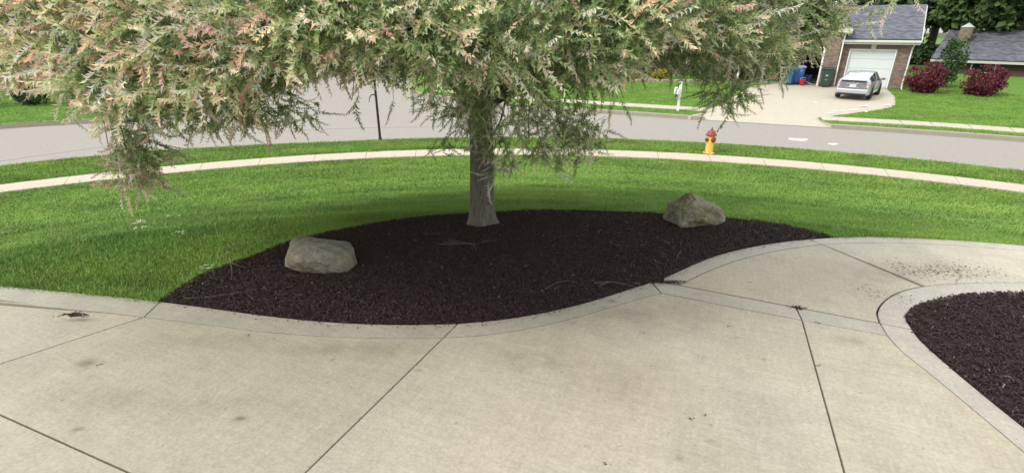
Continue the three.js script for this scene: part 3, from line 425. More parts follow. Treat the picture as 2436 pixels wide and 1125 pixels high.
  for (let k = 0; k < 300000 && made < 34000; k++) {
    const a = R() * 6.283, rho = Math.sqrt(R()), x = cc.x + 3.7 * rho * Math.cos(a), z = cc.z + 3.0 * rho * Math.sin(a), topY = 2.0 + 2.1 * Math.sqrt(Math.max(0, 1 - rho * rho)), lo = hem(x, z), y = lo + (topY - lo) * Math.pow(R(), 1.25);
    if (y < lo) continue; const rr = Math.hypot(rho, Math.max(0, (y - 2.0) / 2.5)); const inner = sm(0.2, 0.62, rr); if (R() > 0.25 + 0.75 * inner) continue;
    if (fbm(x * 1.3 + 3, y * 1.9, z * 1.3, 3) < -0.05 + 0.05 * (R() - 0.5) + 0.05 * sm(-0.8, 0.6, x) * sm(2.6, 2.0, y)) continue; // gaps between clumps
    put(x, y, z, dirAt(x, y, z), 0.65 + 0.5 * R(), pick(x, y, z, sm(0.35, 0.95, rr))); made++;
  }
  // drooping masses along the hem: [x, y, z, rx, ry, rz, count, paleness]
  const lobes = [[-3.25, 1.25, -4.4, 0.15, 0.32, 0.2, 110, 1], [-3.35, 1.02, -4.4, 0.13, 0.15, 0.15, 46, 1], [-2.6, 1.58, -4.3, 0.6, 0.16, 0.3, 120, 0.7], [-2.0, 1.55, -4.4, 0.35, 0.12, 0.3, 50, 0.5], [-0.5, 1.6, -4.9, 0.38, 0.18, 0.3, 70, 0.55], [-0.42, 1.42, -5.2, 0.2, 0.26, 0.2, 64, 0.6], [-0.65, 1.12, -5.0, 0.2, 0.07, 0.2, 9, 0.3], [0.2, 1.42, -4.9, 0.34, 0.22, 0.3, 90, 0.75], [0.6, 1.36, -4.85, 0.3, 0.2, 0.3, 84, 0.85], [0.1, 1.08, -4.9, 0.2, 0.1, 0.2, 10, 0.3], [0.35, 1.1, -4.8, 0.24, 0.12, 0.2, 30, 0.5], [0.72, 1.15, -4.8, 0.14, 0.16, 0.2, 26, 0.7], [1.92, 1.74, -4.7, 0.2, 0.24, 0.25, 70, 0.4], [1.5, 1.98, -4.6, 0.3, 0.12, 0.3, 50, 0.1], [2.35, 2.02, -4.8, 0.3, 0.2, 0.3, 70, 0.5], [2.75, 2.3, -4.9, 0.25, 0.14, 0.3, 30, 0.6], [3.1, 2.38, -5.0, 0.3, 0.1, 0.3, 14, 0.9], [-0.05, 0.86, -5.35, 0.1, 0.08, 0.06, 8, 1], [-0.34, 1.38, -5.32, 0.16, 0.24, 0.1, 46, 0.6], [-0.22, 1.0, -5.34, 0.07, 0.28, 0.05, 14, 1], [-0.1, 1.15, -5.2, 0.14, 0.14, 0.1, 16, 0.7]];
  for (const [x, y, z, rx, ry, rz, n, pale] of lobes) for (let k = 0; k < n * 1.7; k++) { const v = V(R() - 0.5, R() - 0.5, R() - 0.5).multiplyScalar(2); if (v.lengthSq() > 1.2) continue; put(x + v.x * rx, y + v.y * ry, z + v.z * rz, V((R() - 0.5) * 1.6, -0.35 + (R() - 0.6) * 0.8, (R() - 0.5) * 1.6), 0.6 + 0.4 * R(), R() < pale * 0.85 ? (x < -1.5 && R() < 0.5 ? 4 : R() < 0.5 ? 2 : 3) : (R() < 0.5 ? 0 : 1)); }
  const fo = new THREE.Group(); fo.name = 'foliage'; fo.userData = { kind: 'stuff' }; willow.add(fo);
  ['green_shoots', 'green_shoots', 'cream_tipped_shoots', 'white_tipped_shoots', 'pink_tipped_shoots', 'pink_tipped_shoots'].forEach((nm, i) => { const L = lists[i], m = new THREE.InstancedMesh(kinds[i], leafMat, L.length), c = new THREE.Color(); m.name = nm; m.userData = { kind: 'stuff' }; L.forEach((e, q) => { m.setMatrixAt(q, e[0]); m.setColorAt(q, c.setRGB(...e[1])); }); fo.add(m); });
  // single hanging sprigs that stand out below the crown: [x, y of the tip, z, length scale, kind]
  const sprigs = [[-1.38, 1.30, -4.5, 1.0, 0], [-1.32, 1.42, -4.5, 0.8, 1], [-1.0, 1.42, -4.4, 0.7, 2], [-0.85, 1.5, -4.5, 0.7, 0], [-0.78, 1.36, -4.6, 0.7, 1], [-0.72, 1.28, -4.7, 0.8, 1], [-0.26, 0.42, -5.3, 0.9, 3], [-0.2, 0.55, -5.3, 0.9, 2], [-0.18, 0.72, -5.3, 0.9, 3], [-0.14, 0.85, -5.25, 0.9, 1], [0.16, 0.93, -4.7, 0.8, 0], [0.28, 0.9, -4.6, 0.8, 1], [0.7, 0.98, -4.6, 0.9, 2], [0.62, 1.1, -4.6, 0.9, 1], [0.96, 1.38, -4.5, 0.8, 1], [0.85, 1.36, -4.5, 0.8, 2], [1.9, 1.30, -4.5, 1.1, 0], [1.86, 1.45, -4.5, 1.1, 2], [1.94, 1.5, -4.5, 1.0, 1], [2.1, 1.52, -4.6, 0.8, 0], [2.3, 1.6, -4.6, 0.9, 1], [2.36, 1.72, -4.6, 1.0, 2], [2.7, 1.85, -4.8, 1.0, 3], [3.05, 2.1, -4.7, 0.9, 2], [3.25, 2.16, -4.75, 0.9, 5], [3.42, 2.24, -4.8, 0.8, 5], [3.1, 2.28, -4.7, 0.9, 2], [-3.45, 0.95, -4.3, 0.9, 5], [-3.3, 0.88, -4.3, 1.0, 2], [-3.4, 1.1, -4.3, 0.9, 3], [-3.15, 1.05, -4.4, 0.9, 0], [-2.85, 1.22, -4.3, 0.9, 1], [-2.5, 1.26, -4.3, 0.8, 0], [-2.2, 1.28, -4.3, 0.8, 1], [-1.9, 1.3, -4.4, 0.8, 0], [-3.55, 1.5, -4.2, 0.8, 5], [-3.6, 1.35, -4.2, 0.8, 3]];
  for (const [x, y, z, s, kd] of sprigs) { const m = new THREE.Mesh(kinds[kd], leafMat); m.name = 'hanging_sprig'; const L = 0.28 * s * 1.1; m.position.set(x - willow.position.x, y + L, z - willow.position.z); m.quaternion.setFromUnitVectors(up, V((R() - 0.5) * 0.7, -1, (R() - 0.5) * 0.4).normalize()); m.rotateY(R() * 6.283); m.scale.setScalar(s * 1.1); willow.add(m); part('sprig_stem', tube([V(0, 0, 0), V(0.02, -0.2, 0.02), V(0.06, -0.45, 0.03)], [0.003, 0.0035, 0.004], 4), twigMat, m); }
  console.log('shoots', made, lists.map(l => l.length).join());
}

// ------------------------------------------------------------------ twigs and fallen sprigs
{
  const y = (x, z) => mulchH(x, z) + 0.02;
  const tw = (label, lines, r, m) => { const gs = lines.map(L => tube(L.map(p => V(p[0], y(p[0], p[1]) + (p[2] || 0), p[1])), [r * 0.72, r * 0.6, r * 0.3], 5)); solo('fallen_twig', gs, m || paleTwigMat, label, 'twig', 'twigs lying on the mulch'); };
  tw('forked pale twig lying on the mulch below the trunk', [[[-0.75, -5.05], [-0.6, -5.0], [-0.42, -4.98], [-0.25, -5.03], [-0.1, -5.12]], [[-0.78, -4.98], [-0.6, -4.97], [-0.42, -4.98]], [[-0.7, -5.1], [-0.55, -5.03], [-0.42, -4.98]], [[-0.45, -4.98], [-0.38, -4.9], [-0.37, -4.8]]], 0.0042);
  tw('hooked pale twig sticking up at the lawn edge of the mulch', [[[-2.75, -4.72, 0.16], [-2.86, -4.66, 0.11], [-2.86, -4.58, 0.05], [-2.76, -4.52, 0.03], [-2.6, -4.45, 0.01]], [[-2.78, -4.53, 0.03], [-2.7, -4.4, 0.01], [-2.62, -4.22, 0]]], 0.0045);
  tw('long thin twig beside the concrete border near the lawn corner', [[[-2.85, -3.88], [-2.65, -3.9], [-2.45, -3.98], [-2.3, -4.05]]], 0.003);
  tw('curved thin twig near the middle of the border', [[[0.3, -4.02], [0.4, -4.12], [0.5, -4.16], [0.6, -4.13]]], 0.004);
  tw('long curved twig touching the border by the walkway', [[[0.75, -4.12], [0.9, -4.15], [1.0, -4.12], [1.18, -4.02]], [[0.9, -4.15], [0.82, -4.1], [0.78, -4.08]]], 0.0045);
  tw('short twig standing out of the mulch near the walkway curve', [[[1.72, -4.72, 0.05], [1.68, -4.68, 0.02], [1.66, -4.64, 0]]], 0.004);
  tw('small pale twig between the jagged boulder and trunk', [[[1.0, -5.32, 0.04], [0.98, -5.3, 0.02], [0.97, -5.28, 0]]], 0.004);
  tw('thin twig on the mulch between trunk and low boulder', [[[-1.0, -5.32], [-0.88, -5.3], [-0.75, -5.34], [-0.65, -5.42]]], 0.0035);
  const R = rng(8), petal = mat([0.62, 0.68, 0.5], 0.8);
  for (const [x, z, n, lb] of [[-5.05, -6.45, 16, 'large pale fallen willow sprig on the lawn'], [-4.55, -5.75, 9, 'pale fallen sprig in the lawn opposite the low boulder'], [-3.75, -5.3, 8, 'small pale fallen sprig in the lawn near the bed corner'], [-2.93, -4.42, 7, 'pale fallen sprig on the cut edge of lawn and mulch'], [-4.9, -6.9, 6, 'tiny pale fallen sprig farther out on the lawn']]) {
    const sp = thing('fallen_sprig', lb, 'sprig', [x, terrain(x, z) + 0.04, z], 0, 'fallen sprigs on the lawn'); for (let k = 0; k < n; k++) { const g = new THREE.ConeGeometry(0.008, 0.05, 4); g.scale(1, 1, 0.3); g.rotateX(1.4); g.rotateY(R() * 6.283); g.translate((R() - 0.5) * 0.16, 0.005 + 0.02 * R(), (R() - 0.5) * 0.1); part('leaf', g, petal, sp); }
  }
}
// ==== STREET OBJECTS ====
// ------------------------------------------------------------------ hydrant
{
  const yel = mat([0.76, 0.5, 0.11], 0.5), red = mat([0.30, 0.035, 0.045], 0.5), dk = mat([0.16, 0.03, 0.03], 0.6);
  const h = thing('fire_hydrant', 'yellow fire hydrant with red bonnet and side caps beside the pavement', 'hydrant', [6.1, -1.46, -15.55], 0.35); h.scale.setScalar(1.07);
  const lathe = P => new THREE.LatheGeometry(P.map(p => new THREE.Vector2(p[0], p[1])), 28);
  part('base_flange', lathe([[0, 0], [0.155, 0], [0.16, 0.012], [0.16, 0.035], [0.15, 0.045], [0.12, 0.05], [0, 0.05]]), yel, h);
  for (let k = 0; k < 6; k++) { const a = k * 1.047; part('bolt', cyl(0.013, 0.013, 0.022, Math.cos(a) * 0.135, 0.046, Math.sin(a) * 0.135, 6), dk, h); }
  part('barrel', lathe([[0.12, 0.05], [0.108, 0.075], [0.106, 0.3], [0.108, 0.32], [0.112, 0.325], [0.112, 0.345], [0.108, 0.35], [0.108, 0.46], [0.118, 0.5], [0.12, 0.525], [0, 0.525]]), yel, h);
  const bn = part('bonnet', lathe([[0.15, 0.527], [0.155, 0.535], [0.155, 0.56], [0.147, 0.568], [0.118, 0.575], [0.112, 0.61], [0.092, 0.65], [0.06, 0.675], [0.035, 0.684], [0, 0.686]]), red, h);
  part('operating_nut', lathe([[0.035, 0.684], [0.032, 0.7], [0.02, 0.705], [0.018, 0.74], [0.008, 0.755], [0, 0.757]]), dk, bn);
  for (const [a, r, l] of [[0, 0.046, 0.075], [Math.PI, 0.046, 0.075], [-Math.PI / 2, 0.062, 0.06]]) {
    const n = lathe([[0, 0.09], [r, 0.09], [r, 0.09 + l * 0.45], [r * 1.12, 0.09 + l * 0.5], [r * 1.12, 0.09 + l * 0.8], [r * 0.8, 0.09 + l * 0.95], [r * 0.36, 0.09 + l], [r * 0.3, 0.09 + l + 0.028], [0, 0.09 + l + 0.03]]); n.rotateZ(-Math.PI / 2); n.rotateY(a); n.translate(0, 0.415, 0); part('outlet_cap', n, dk, h);
  }
}
// ------------------------------------------------------------------ mailbox, dark post
{
  const m = thing('mailbox', 'white mailbox on a white post beside the far pavement', 'mailbox', [7.72, -1.47, -24.1], -0.3);
  part('post', box(-0.06, 0.06, -0.1, 1.3, -0.06, 0.06, 0.012), whiteMat, m);
  part('post_cap', [new THREE.CylinderGeometry(0.0, 0.09, 0.09, 4).rotateY(Math.PI / 4).translate(0, 1.36, 0), box(-0.075, 0.075, 1.29, 1.315, -0.075, 0.075)], whiteMat, m);
  const sh = new THREE.Shape(); sh.moveTo(-0.1, 0); sh.lineTo(0.1, 0); sh.lineTo(0.1, 0.14); sh.absarc(0, 0.14, 0.1, 0, Math.PI, false); sh.lineTo(-0.1, 0);
  const g = new THREE.ExtrudeGeometry(sh, { depth: 0.48, bevelEnabled: true, bevelSize: 0.006, bevelThickness: 0.006, bevelSegments: 2, curveSegments: 12 }); g.translate(-0.16, 0.82, -0.12); const bx = part('box', g, whiteMat, m);
  part('flag', box(-0.055, -0.045, 0.95, 1.08, 0.1, 0.13), whiteMat, bx);
  part('arm', box(-0.19, -0.06, 0.77, 0.83, -0.05, 0.25, 0.008), whiteMat, m);
  part('newspaper_tube', [cyl(0.05, 0.05, 0.28, 0, 0, 0, 14).rotateX(Math.PI / 2).translate(-0.16, 0.7, 0.0)], mat([0.06, 0.05, 0.045], 0.6), m);
  const dk = mat([0.025, 0.024, 0.024], 0.5, { metalness: 0.4 });
  const p = thing('street_sign_post', 'thin dark metal post on the grass strip by the street', 'post', [-4.62, -1.5, -17.75]);
  part('pole', cyl(0.043, 0.036, 2.7, 0, -0.1, 0, 14), dk, p); part('base_collar', cyl(0.075, 0.05, 0.12, 0, -0.02, 0, 14), dk, p);
  part('cap', new THREE.SphereGeometry(0.055, 14, 10).translate(0, 2.63, 0), dk, p);
  part('bracket', tube([V(0, 1.52, 0), V(-0.12, 1.55, 0.03), V(-0.2, 1.46, 0.05), V(-0.24, 1.3, 0.06)], [0.02, 0.018, 0.014, 0.01], 7), dk, p);
}
// ------------------------------------------------------------------ foliage builder for shrubs and background trees
function leafCloud(seed, n, rx, ry, rz, size, clump = 1.2, thr = -0.12) { // leaf-sized folded faces through an uneven volume
  const R = rng(seed), p = [], c = []; let k = 0, tries = 0;
  while (k < n && tries < n * 12) {
    tries++; const v = V(R() * 2 - 1, R() * 2 - 1, R() * 2 - 1), l = v.length(); if (l > 1 || l < 0.1) continue; const u = v.clone().divideScalar(l);
    const lim = 0.78 + 0.5 * fbm(u.x * 1.7 + seed, u.y * 1.7, u.z * 1.7, 3) + 0.2 * fbm(u.x * 5 + seed, u.y * 5, u.z * 5, 2); if (l > lim) continue; if (l < 0.55 * lim && R() < 0.75) continue;
    const x = v.x * rx, y = v.y * ry, z = v.z * rz; if (fbm(x * clump + seed, y * clump, z * clump, 3) < thr) continue;
    const s = size * (0.6 + 0.8 * R()), d = V(R() - 0.5, R() - 0.62, R() - 0.5).normalize(), e = d.clone().cross(V(R() - 0.5, R() - 0.5, R() - 0.5)).normalize(), f = d.clone().cross(e), b = 0.75 + 0.5 * R();
    const o = V(x, y, z), a1 = o.clone().addScaledVector(d, s * 0.5).addScaledVector(e, s * 0.3).addScaledVector(f, s * 0.08), a2 = o.clone().addScaledVector(d, s * 0.5).addScaledVector(e, -s * 0.3).addScaledVector(f, s * 0.08), t = o.clone().addScaledVector(d, s);
    for (const q of [o, a1, t, o, t, a2]) { p.push(q.x, q.y, q.z); c.push(b, b, b); } k++;
  }
  const g = new THREE.BufferGeometry(); g.setAttribute('position', new THREE.Float32BufferAttribute(p, 3)); g.setAttribute('color', new THREE.Float32BufferAttribute(c, 3)); g.computeVertexNormals(); return g;
}
const leafM = (r, g, b) => new THREE.MeshPhysicalMaterial({ color: lin(r, g, b), vertexColors: true, roughness: 0.7, side: THREE.DoubleSide });
function shrub(name, label, cat, pos, geo, m, group, stems = 5, hgt = 0.6) {
  const s = thing(name, label, cat, pos, pos[0] * 3.1, group); part('foliage', geo, m, s).position.y = hgt;
  const R = rng(Math.abs(pos[0] * 100 | 0) + 3); for (let k = 0; k < stems; k++) { const a = R() * 6.28; part('stem', tube([V(Math.cos(a) * 0.05, -0.15, Math.sin(a) * 0.05), V(Math.cos(a) * 0.2, hgt * 0.5, Math.sin(a) * 0.2), V(Math.cos(a) * 0.4, hgt, Math.sin(a) * 0.4)], [0.025, 0.018, 0.008], 5), twigMat, s); }
  return s;
}
{
  const bar = leafCloud(41, 5200, 1.15, 0.95, 1.1, 0.11), maroon = leafM(0.12, 0.016, 0.028);
  shrub('barberry_bush', 'maroon barberry bush beside the brick garage corner', 'bush', [22.75, -1.25, -29.1], bar, maroon, 'maroon bushes by the garage', 6, 0.82);
  shrub('barberry_bush', 'maroon barberry bush farther from the garage beside the conifer', 'bush', [24.9, -1.25, -27.9], bar, maroon, 'maroon bushes by the garage', 6, 0.75);
  const cg = leafCloud(44, 3600, 0.9, 1.6, 0.9, 0.13), con = leafM(0.05, 0.11, 0.025);
  shrub('conifer_shrub', 'rounded green conifer shrub behind the maroon bushes', 'bush', [25.6, -1.2, -31.2], cg, con, null, 4, 1.5);
  const yg = leafCloud(47, 3000, 1.0, 0.42, 0.7, 0.09), yel = leafM(0.30, 0.27, 0.02), dkg = leafM(0.035, 0.06, 0.02), mid = leafM(0.06, 0.10, 0.03);
  const yl = ['low yellow shrub in the house bed between the two green shrubs', 'low yellow shrub in the house bed nearest the side street', 'low yellow shrub in the house bed nearest the porch column'];
  [[8.6, -37.0], [6.9, -37.6], [10.1, -36.4]].forEach(([x, z], i) => shrub('yellow_shrub', yl[i], 'shrub', [x, farY(x, z), z], yg, yel, 'yellow shrubs along the house', 4, 0.4));
  const dg = leafCloud(48, 3600, 1.1, 0.9, 0.9, 0.11);
  [[7.4, -39.2], [10.0, -38.4], [12.9, -36.6], [5.2, -39.8]].forEach(([x, z], i) => shrub('dark_shrub', ['dark evergreen shrub behind the yellow shrubs', 'dark evergreen shrub against the house window', 'dark evergreen shrub between porch column and garage', 'dark evergreen shrub at the end of the house bed'][i], 'shrub', [x, farY(x, z), z], dg, i % 2 ? mid : dkg, 'dark shrubs along the house', 5, 0.8));
  // low retaining edge of that bed
  const be = thing('bed_edging', 'grey stone edging along the shrub bed of the brick house', 'edging', [10, farY(10, -35.5), -35.5]); for (let k = 0; k < 9; k++) { const t = k / 9, x = lerp(6.2, 13.6, t), z = lerp(-36.7, -34.2, t) + 0.25 * Math.sin(t * 5); const m = part('edging_stone', new RoundedBoxGeometry(0.8, 0.2, 0.25, 2, 0.03), kerbMat, be); m.position.set(x - 10, farY(x, z) - farY(10, -35.5) + 0.06, z + 35.5); m.rotation.y = 0.32; }
  // hedge on the far left
  const hg = leafCloud(52, 4200, 1.3, 0.75, 0.8, 0.1), hm = leafM(0.03, 0.07, 0.02);
  [[-25.5, -24.4], [-23.4, -25.4], [-21.4, -26.4], [-19.4, -27.4], [-27.4, -23.2]].forEach(([x, z], i) => shrub('hedge_bush', 'dark green hedge bush on the lawn across the street by the drain', 'hedge', [x, farYL(x, z), z], hg, hm, 'hedge across the street', 4, 0.6));
}
{ // background trees
  const v1 = leafCloud(61, 9000, 3.6, 4.0, 3.6, 0.42, 0.55), v2 = leafCloud(62, 9000, 4.4, 3.4, 4.2, 0.45, 0.5), v3 = leafCloud(63, 8000, 2.4, 5.0, 2.4, 0.4, 0.6);
  const ms = [leafM(0.045, 0.085, 0.022), leafM(0.06, 0.11, 0.028), leafM(0.035, 0.07, 0.02)];
  const spots = [[31, -47, 0, 0, 1.15], [37, -42, 1, 1, 1.1], [25, -52, 1, 0, 1.2], [44, -38, 2, 2, 1.2], [19, -56, 0, 1, 1.2], [12, -58, 2, 0, 1.1], [5, -60, 1, 2, 1.2], [-1, -58, 0, 0, 1.1], [-24, -48, 1, 1, 1.15], [-31, -42, 0, 2, 1.1], [-38, -36, 2, 0, 1.1], [-19, -56, 0, 0, 1.2], [-44, -30, 1, 1, 1.2], [-12, -66, 2, 1, 1.3], [40, -52, 0, 2, 1.5], [50, -46, 1, 0, 1.4], [29, -60, 2, 1, 1.6], [-7, -72, 0, 2, 1.5]];
  const where = ['close behind the ridge of the brick garage', 'behind the conifer shrub near the garage', 'behind the garage roof on the street side', 'tall and narrow beyond the second house', 'behind the wing of the brick house', 'slim, behind the porch of the brick house', 'broad, behind the far end of the brick house', 'at the corner of the side street', 'behind the hedge across the street', 'behind the tan sided house across the street', 'slim, beside the tan sided house across the street', 'beside the side street on the hedge side', 'broad, beyond the tan sided house', 'slim, far up the side street', 'large, behind the second house roof', 'large and broad at the edge of the second house', 'very tall and slim, far behind the garage', 'large, at the end of the side street'];
  spots.forEach(([x, z, v, m, s], i) => {
    const t = thing('leafy_tree', 'dark green leafy tree ' + where[i], 'tree', [x, -1.3, z], i * 1.3, 'trees behind the houses'); const hh = [5.6, 5.2, 6.2][v] * s;
    part('trunk', tube([V(0, -0.5, 0), V(0.1, hh * 0.35, 0), V(-0.1, hh * 0.7, 0.1), V(0, hh * 1.1, 0)], [0.28 * s, 0.22 * s, 0.16 * s, 0.05], 8), barkMat, t);
    for (let k = 0; k < 4; k++) { const a = k * 1.7 + i; part('limb', tube([V(0, hh * (0.45 + 0.1 * k), 0), V(Math.cos(a) * 0.9, hh * (0.6 + 0.1 * k), Math.sin(a) * 0.9), V(Math.cos(a) * 2, hh * (0.75 + 0.1 * k), Math.sin(a) * 2)], [0.1, 0.07, 0.03], 6), barkMat, t); }
    const c = part('crown', [v1, v2, v3][v], ms[m], t); c.position.y = hh; c.scale.setScalar(s);
  });
  // understory mass closing the view between the trunks
  const us = leafCloud(66, 5200, 3.4, 1.9, 1.6, 0.34, 0.6);
  [[34, -47], [28, -50], [22, -54], [15, -57], [8, -60], [1, -62], [41, -42], [47, -36], [-22, -52], [-29, -46], [-36, -40], [-42, -34], [-17, -60]].forEach(([x, z], i) => shrub('thicket_bush', 'dark thicket bush under the trees behind the houses', 'bush', [x, -1.4, z], us, ms[i % 3], 'thicket under the back trees', 3, 1.5));
}
// ------------------------------------------------------------------ brick house with garages
const brickTex = dataTex(1024, 1024, (i, j) => { // 2 m tile of coursed brick, far too small to tell apart from the street
  const y = j / 1024 * 28, row = Math.floor(y), x = i / 1024 * 9 + (row % 2) * 0.5, cI = Math.floor(x) % 9, fx = x - Math.floor(x), fy = y - row, h = Math.sin(row * 127.1 + cI * 311.7) * 43758.5, q = h - Math.floor(h), m = (fx < 0.05 || fy < 0.14); const n = 1 + 0.2 * N3(i / 6, j / 6, 3);
  if (m) return [150 * n, 142 * n, 130 * n]; const k = q < 0.25 ? [102, 92, 84] : q < 0.6 ? [126, 107, 95] : q < 0.85 ? [138, 120, 106] : [116, 98, 88]; return k.map(v => v * n);
});
brickTex.repeat.set(0.5, 0.5);
const brickMat = new THREE.MeshStandardMaterial({ map: brickTex, color: lin(0.9, 0.88, 0.86), roughness: 0.9 });
const shingleTex = dataTex(512, 512, (i, j) => { const y = j / 512 * 14, row = Math.floor(y), x = i / 512 * 8 + ((row * 37) % 10) / 10, cI = Math.floor(x) % 8, h = Math.sin(row * 91.7 + cI * 47.3) * 9543.1, q = h - Math.floor(h), fy = y - row; const v = (fy < 0.14 ? 0.55 : 0.85 + 0.35 * q) * (1 + 0.15 * N3(i / 4, j / 4, 1)); return [92 * v, 94 * v, 102 * v]; });
shingleTex.repeat.set(0.5, 0.5);
const shingleMat = new THREE.MeshStandardMaterial({ map: shingleTex, roughness: 0.9 });
const trimMat = mat([0.6, 0.63, 0.56], 0.6), dimTrim = mat([0.5, 0.5, 0.46], 0.6);
const glassDark = new THREE.MeshPhysicalMaterial({ color: lin(0.02, 0.025, 0.03), roughness: 0.05 });
function slope(x0, x1, z0, y0, z1, y1, th = 0.12) { // roof plane between two horizontal edges, uv in metres
  const L = Math.hypot(z1 - z0, y1 - y0), n = [0, Math.abs(z1 - z0) / L, (z0 - z1 > 0 ? 1 : -1) * (y1 - y0) / L]; const P = [[x0, y0, z0], [x1, y0, z0], [x1, y1, z1], [x0, y1, z1]], p = [], u = [], id = [];
  for (const k of [1, 0]) P.forEach((q, i) => { p.push(q[0] + n[0] * th * k, q[1] + n[1] * th * k, q[2] + n[2] * th * k); u.push(q[0], i < 2 ? 0 : L); });
  const F = (a, b, c, d) => id.push(a, b, c, a, c, d); F(0, 1, 2, 3); F(7, 6, 5, 4); F(4, 5, 1, 0); F(5, 6, 2, 1); F(6, 7, 3, 2); F(7, 4, 0, 3);
  const g = new THREE.BufferGeometry(); g.setAttribute('position', new THREE.Float32BufferAttribute(p, 3)); g.setAttribute('uv', new THREE.Float32BufferAttribute(u, 2)); g.setIndex(id); return toCreasedNormals(g, 0.5);
}
function windowPart(h, x, y, z, w, ht) { const W = part('window', box(x - w / 2, x + w / 2, y, y + ht, z - 0.03, z + 0.01), glassDark, h); part('frame', [box(x - w / 2 - 0.07, x - w / 2, y - 0.07, y + ht + 0.07, z - 0.03, z + 0.05), box(x + w / 2, x + w / 2 + 0.07, y - 0.07, y + ht + 0.07, z - 0.03, z + 0.05), box(x - w / 2, x + w / 2, y + ht, y + ht + 0.07, z - 0.03, z + 0.05), box(x - w / 2, x + w / 2, y - 0.07, y, z - 0.03, z + 0.06), box(x - w / 2, x + w / 2, y + ht / 2 - 0.02, y + ht / 2 + 0.02, z + 0.011, z + 0.03)], whiteMat, W); return W; }
{
  const H = thing('brick_house', 'brick house with grey shingle roof and attached garages across the street', 'house', [22.52, -1.22, -30.5], THREE.MathUtils.degToRad(-34));
  const B = g => boxUV(g);
  // single garage block: x -3.7..0
  part('garage_wall', [B(box(-0.62, 0, -0.4, 2.45, -0.25, 0)), B(box(-3.4, -2.94, -0.4, 2.45, -0.25, 0)), B(box(-2.94, -0.62, 2.16, 2.45, -0.25, 0)), B(box(-0.25, 0, -0.4, 2.45, -7.5, -0.25))], brickMat, H);
  part('lintel', [B(box(-3.04, -0.52, 2.163, 2.4, 0.001, 0.02))], mat([0.17, 0.13, 0.105], 0.9), H);
  { const s = new THREE.Shape([[-0.09, 0], [0.09, 0], [0.13, 0.26], [-0.13, 0.26]].map(q => new THREE.Vector2(...q))); const g = new THREE.ExtrudeGeometry(s, { depth: 0.05, bevelEnabled: true, bevelSize: 0.008, bevelThickness: 0.008, bevelSegments: 1 }); g.translate(-1.78, 2.15, 0.01); part('keystone', g, mat([0.55, 0.5, 0.42], 0.8), H); }
  const door = new THREE.Group(); door.name = 'garage_door'; H.add(door);
  const doorMat = mat([0.62, 0.68, 0.67], 0.5);
  for (let k = 0; k < 4; k++) { const y0 = 0.01 + k * 0.535; const pn = part('door_panel', new RoundedBoxGeometry(2.17, 0.525, 0.05, 2, 0.012).translate(-1.78, y0 + 0.265, -0.14), doorMat, door); }
  part('door_frame', [box(-2.94, -2.87, 0, 2.16, -0.2, 0.015), box(-0.69, -0.62, 0, 2.16, -0.2, 0.015), box(-2.87, -0.69, 2.1, 2.16, -0.2, 0.015)], whiteMat, door);
  part('roof', [slope(-4.6, 0.32, 0.42, 2.62, -4.0, 4.5)], shingleMat, H);
  part('roof', [slope(-4.6, 0.32, -8.4, 2.62, -4.0, 4.5)], shingleMat, H);
  part('gable_wall', (() => { const s = new THREE.Shape([[0.25, 2.45], [-7.9, 2.45], [-4.0, 4.4]].map(q => new THREE.Vector2(-q[0], q[1]))); const g = new THREE.ExtrudeGeometry(s, { depth: 0.2, bevelEnabled: false }); g.rotateY(Math.PI / 2); g.translate(-0.24, 0, 0); return g; })(), brickMat, H);
  part('fascia', [box(-3.4, 0.34, 2.43, 2.64, 0.34, 0.4), box(-3.4, 0.3, 2.43, 2.46, 0.0, 0.34)], trimMat, H);
  part('gutter', [box(-3.4, 0.38, 2.54, 2.66, 0.4, 0.52, 0.02)], trimMat, H);
  part('rake_board', [box(-0.03, 0.03, -0.09, 0.06, -2.38, 2.38).rotateX(Math.atan2(1.88, 4.42)).translate(0.345, 3.57, -1.79)], trimMat, H);
  part('downspout', tube([V(0.1, 2.55, 0.45), V(0.08, 2.4, 0.3), V(0.05, 2.2, 0.06), V(0.05, 1.2, 0.05), V(0.05, 0.1, 0.05), V(0.1, -0.05, 0.2)], [0.04, 0.04, 0.04], 8), whiteMat, H);
  part('downspout', tube([V(-3.25, 3.3, 0.75), V(-3.27, 3.1, 0.6), V(-3.31, 2.8, 0.56), V(-3.31, 1.5, 0.56), V(-3.31, 0.1, 0.56)], [0.04, 0.04, 0.04], 8), whiteMat, H);
  // wing with the wide open garage: x -9.6..-3.75, front at z 0.5
  const w0 = -9.6, w1 = -3.4, wz = 0.5, o0 = -8.9, o1 = -4.15;
  part('wing_wall', [B(box(o1, w1, -0.4, 3.3, wz - 0.25, wz)), B(box(w0, o0, -0.4, 3.3, wz - 0.25, wz)), B(box(o0, o1, 2.25, 3.3, wz - 0.25, wz)), B(box(w1 - 0.25, w1, 2.3, 3.3, -6, wz - 0.25)), B(box(w0, w0 + 0.25, -0.4, 3.3, -6, wz - 0.25))], brickMat, H);
  part('gable_wall', (() => { const s = new THREE.Shape([[w0, 3.3], [w1, 3.3], [(w0 + w1) / 2, 5.9]].map(q => new THREE.Vector2(...q))); const g = new THREE.ExtrudeGeometry(s, { depth: 0.25, bevelEnabled: false }); g.translate(0, 0, wz - 0.25); return boxUV(g); })(), brickMat, H);
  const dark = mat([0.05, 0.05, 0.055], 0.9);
  part('garage_interior', [box(w0 + 0.25, w1 - 0.25, -0.3, 3.0, -5.9, -5.8), box(w0 + 0.25, w0 + 0.35, -0.3, 3.0, -5.8, wz - 0.26), box(w1 - 0.36, w1 - 0.26, -0.3, 3.0, -5.8, wz - 0.26), box(w0 + 0.3, w1 - 0.3, 3.0, 3.1, -5.9, wz - 0.26)], dark, H);
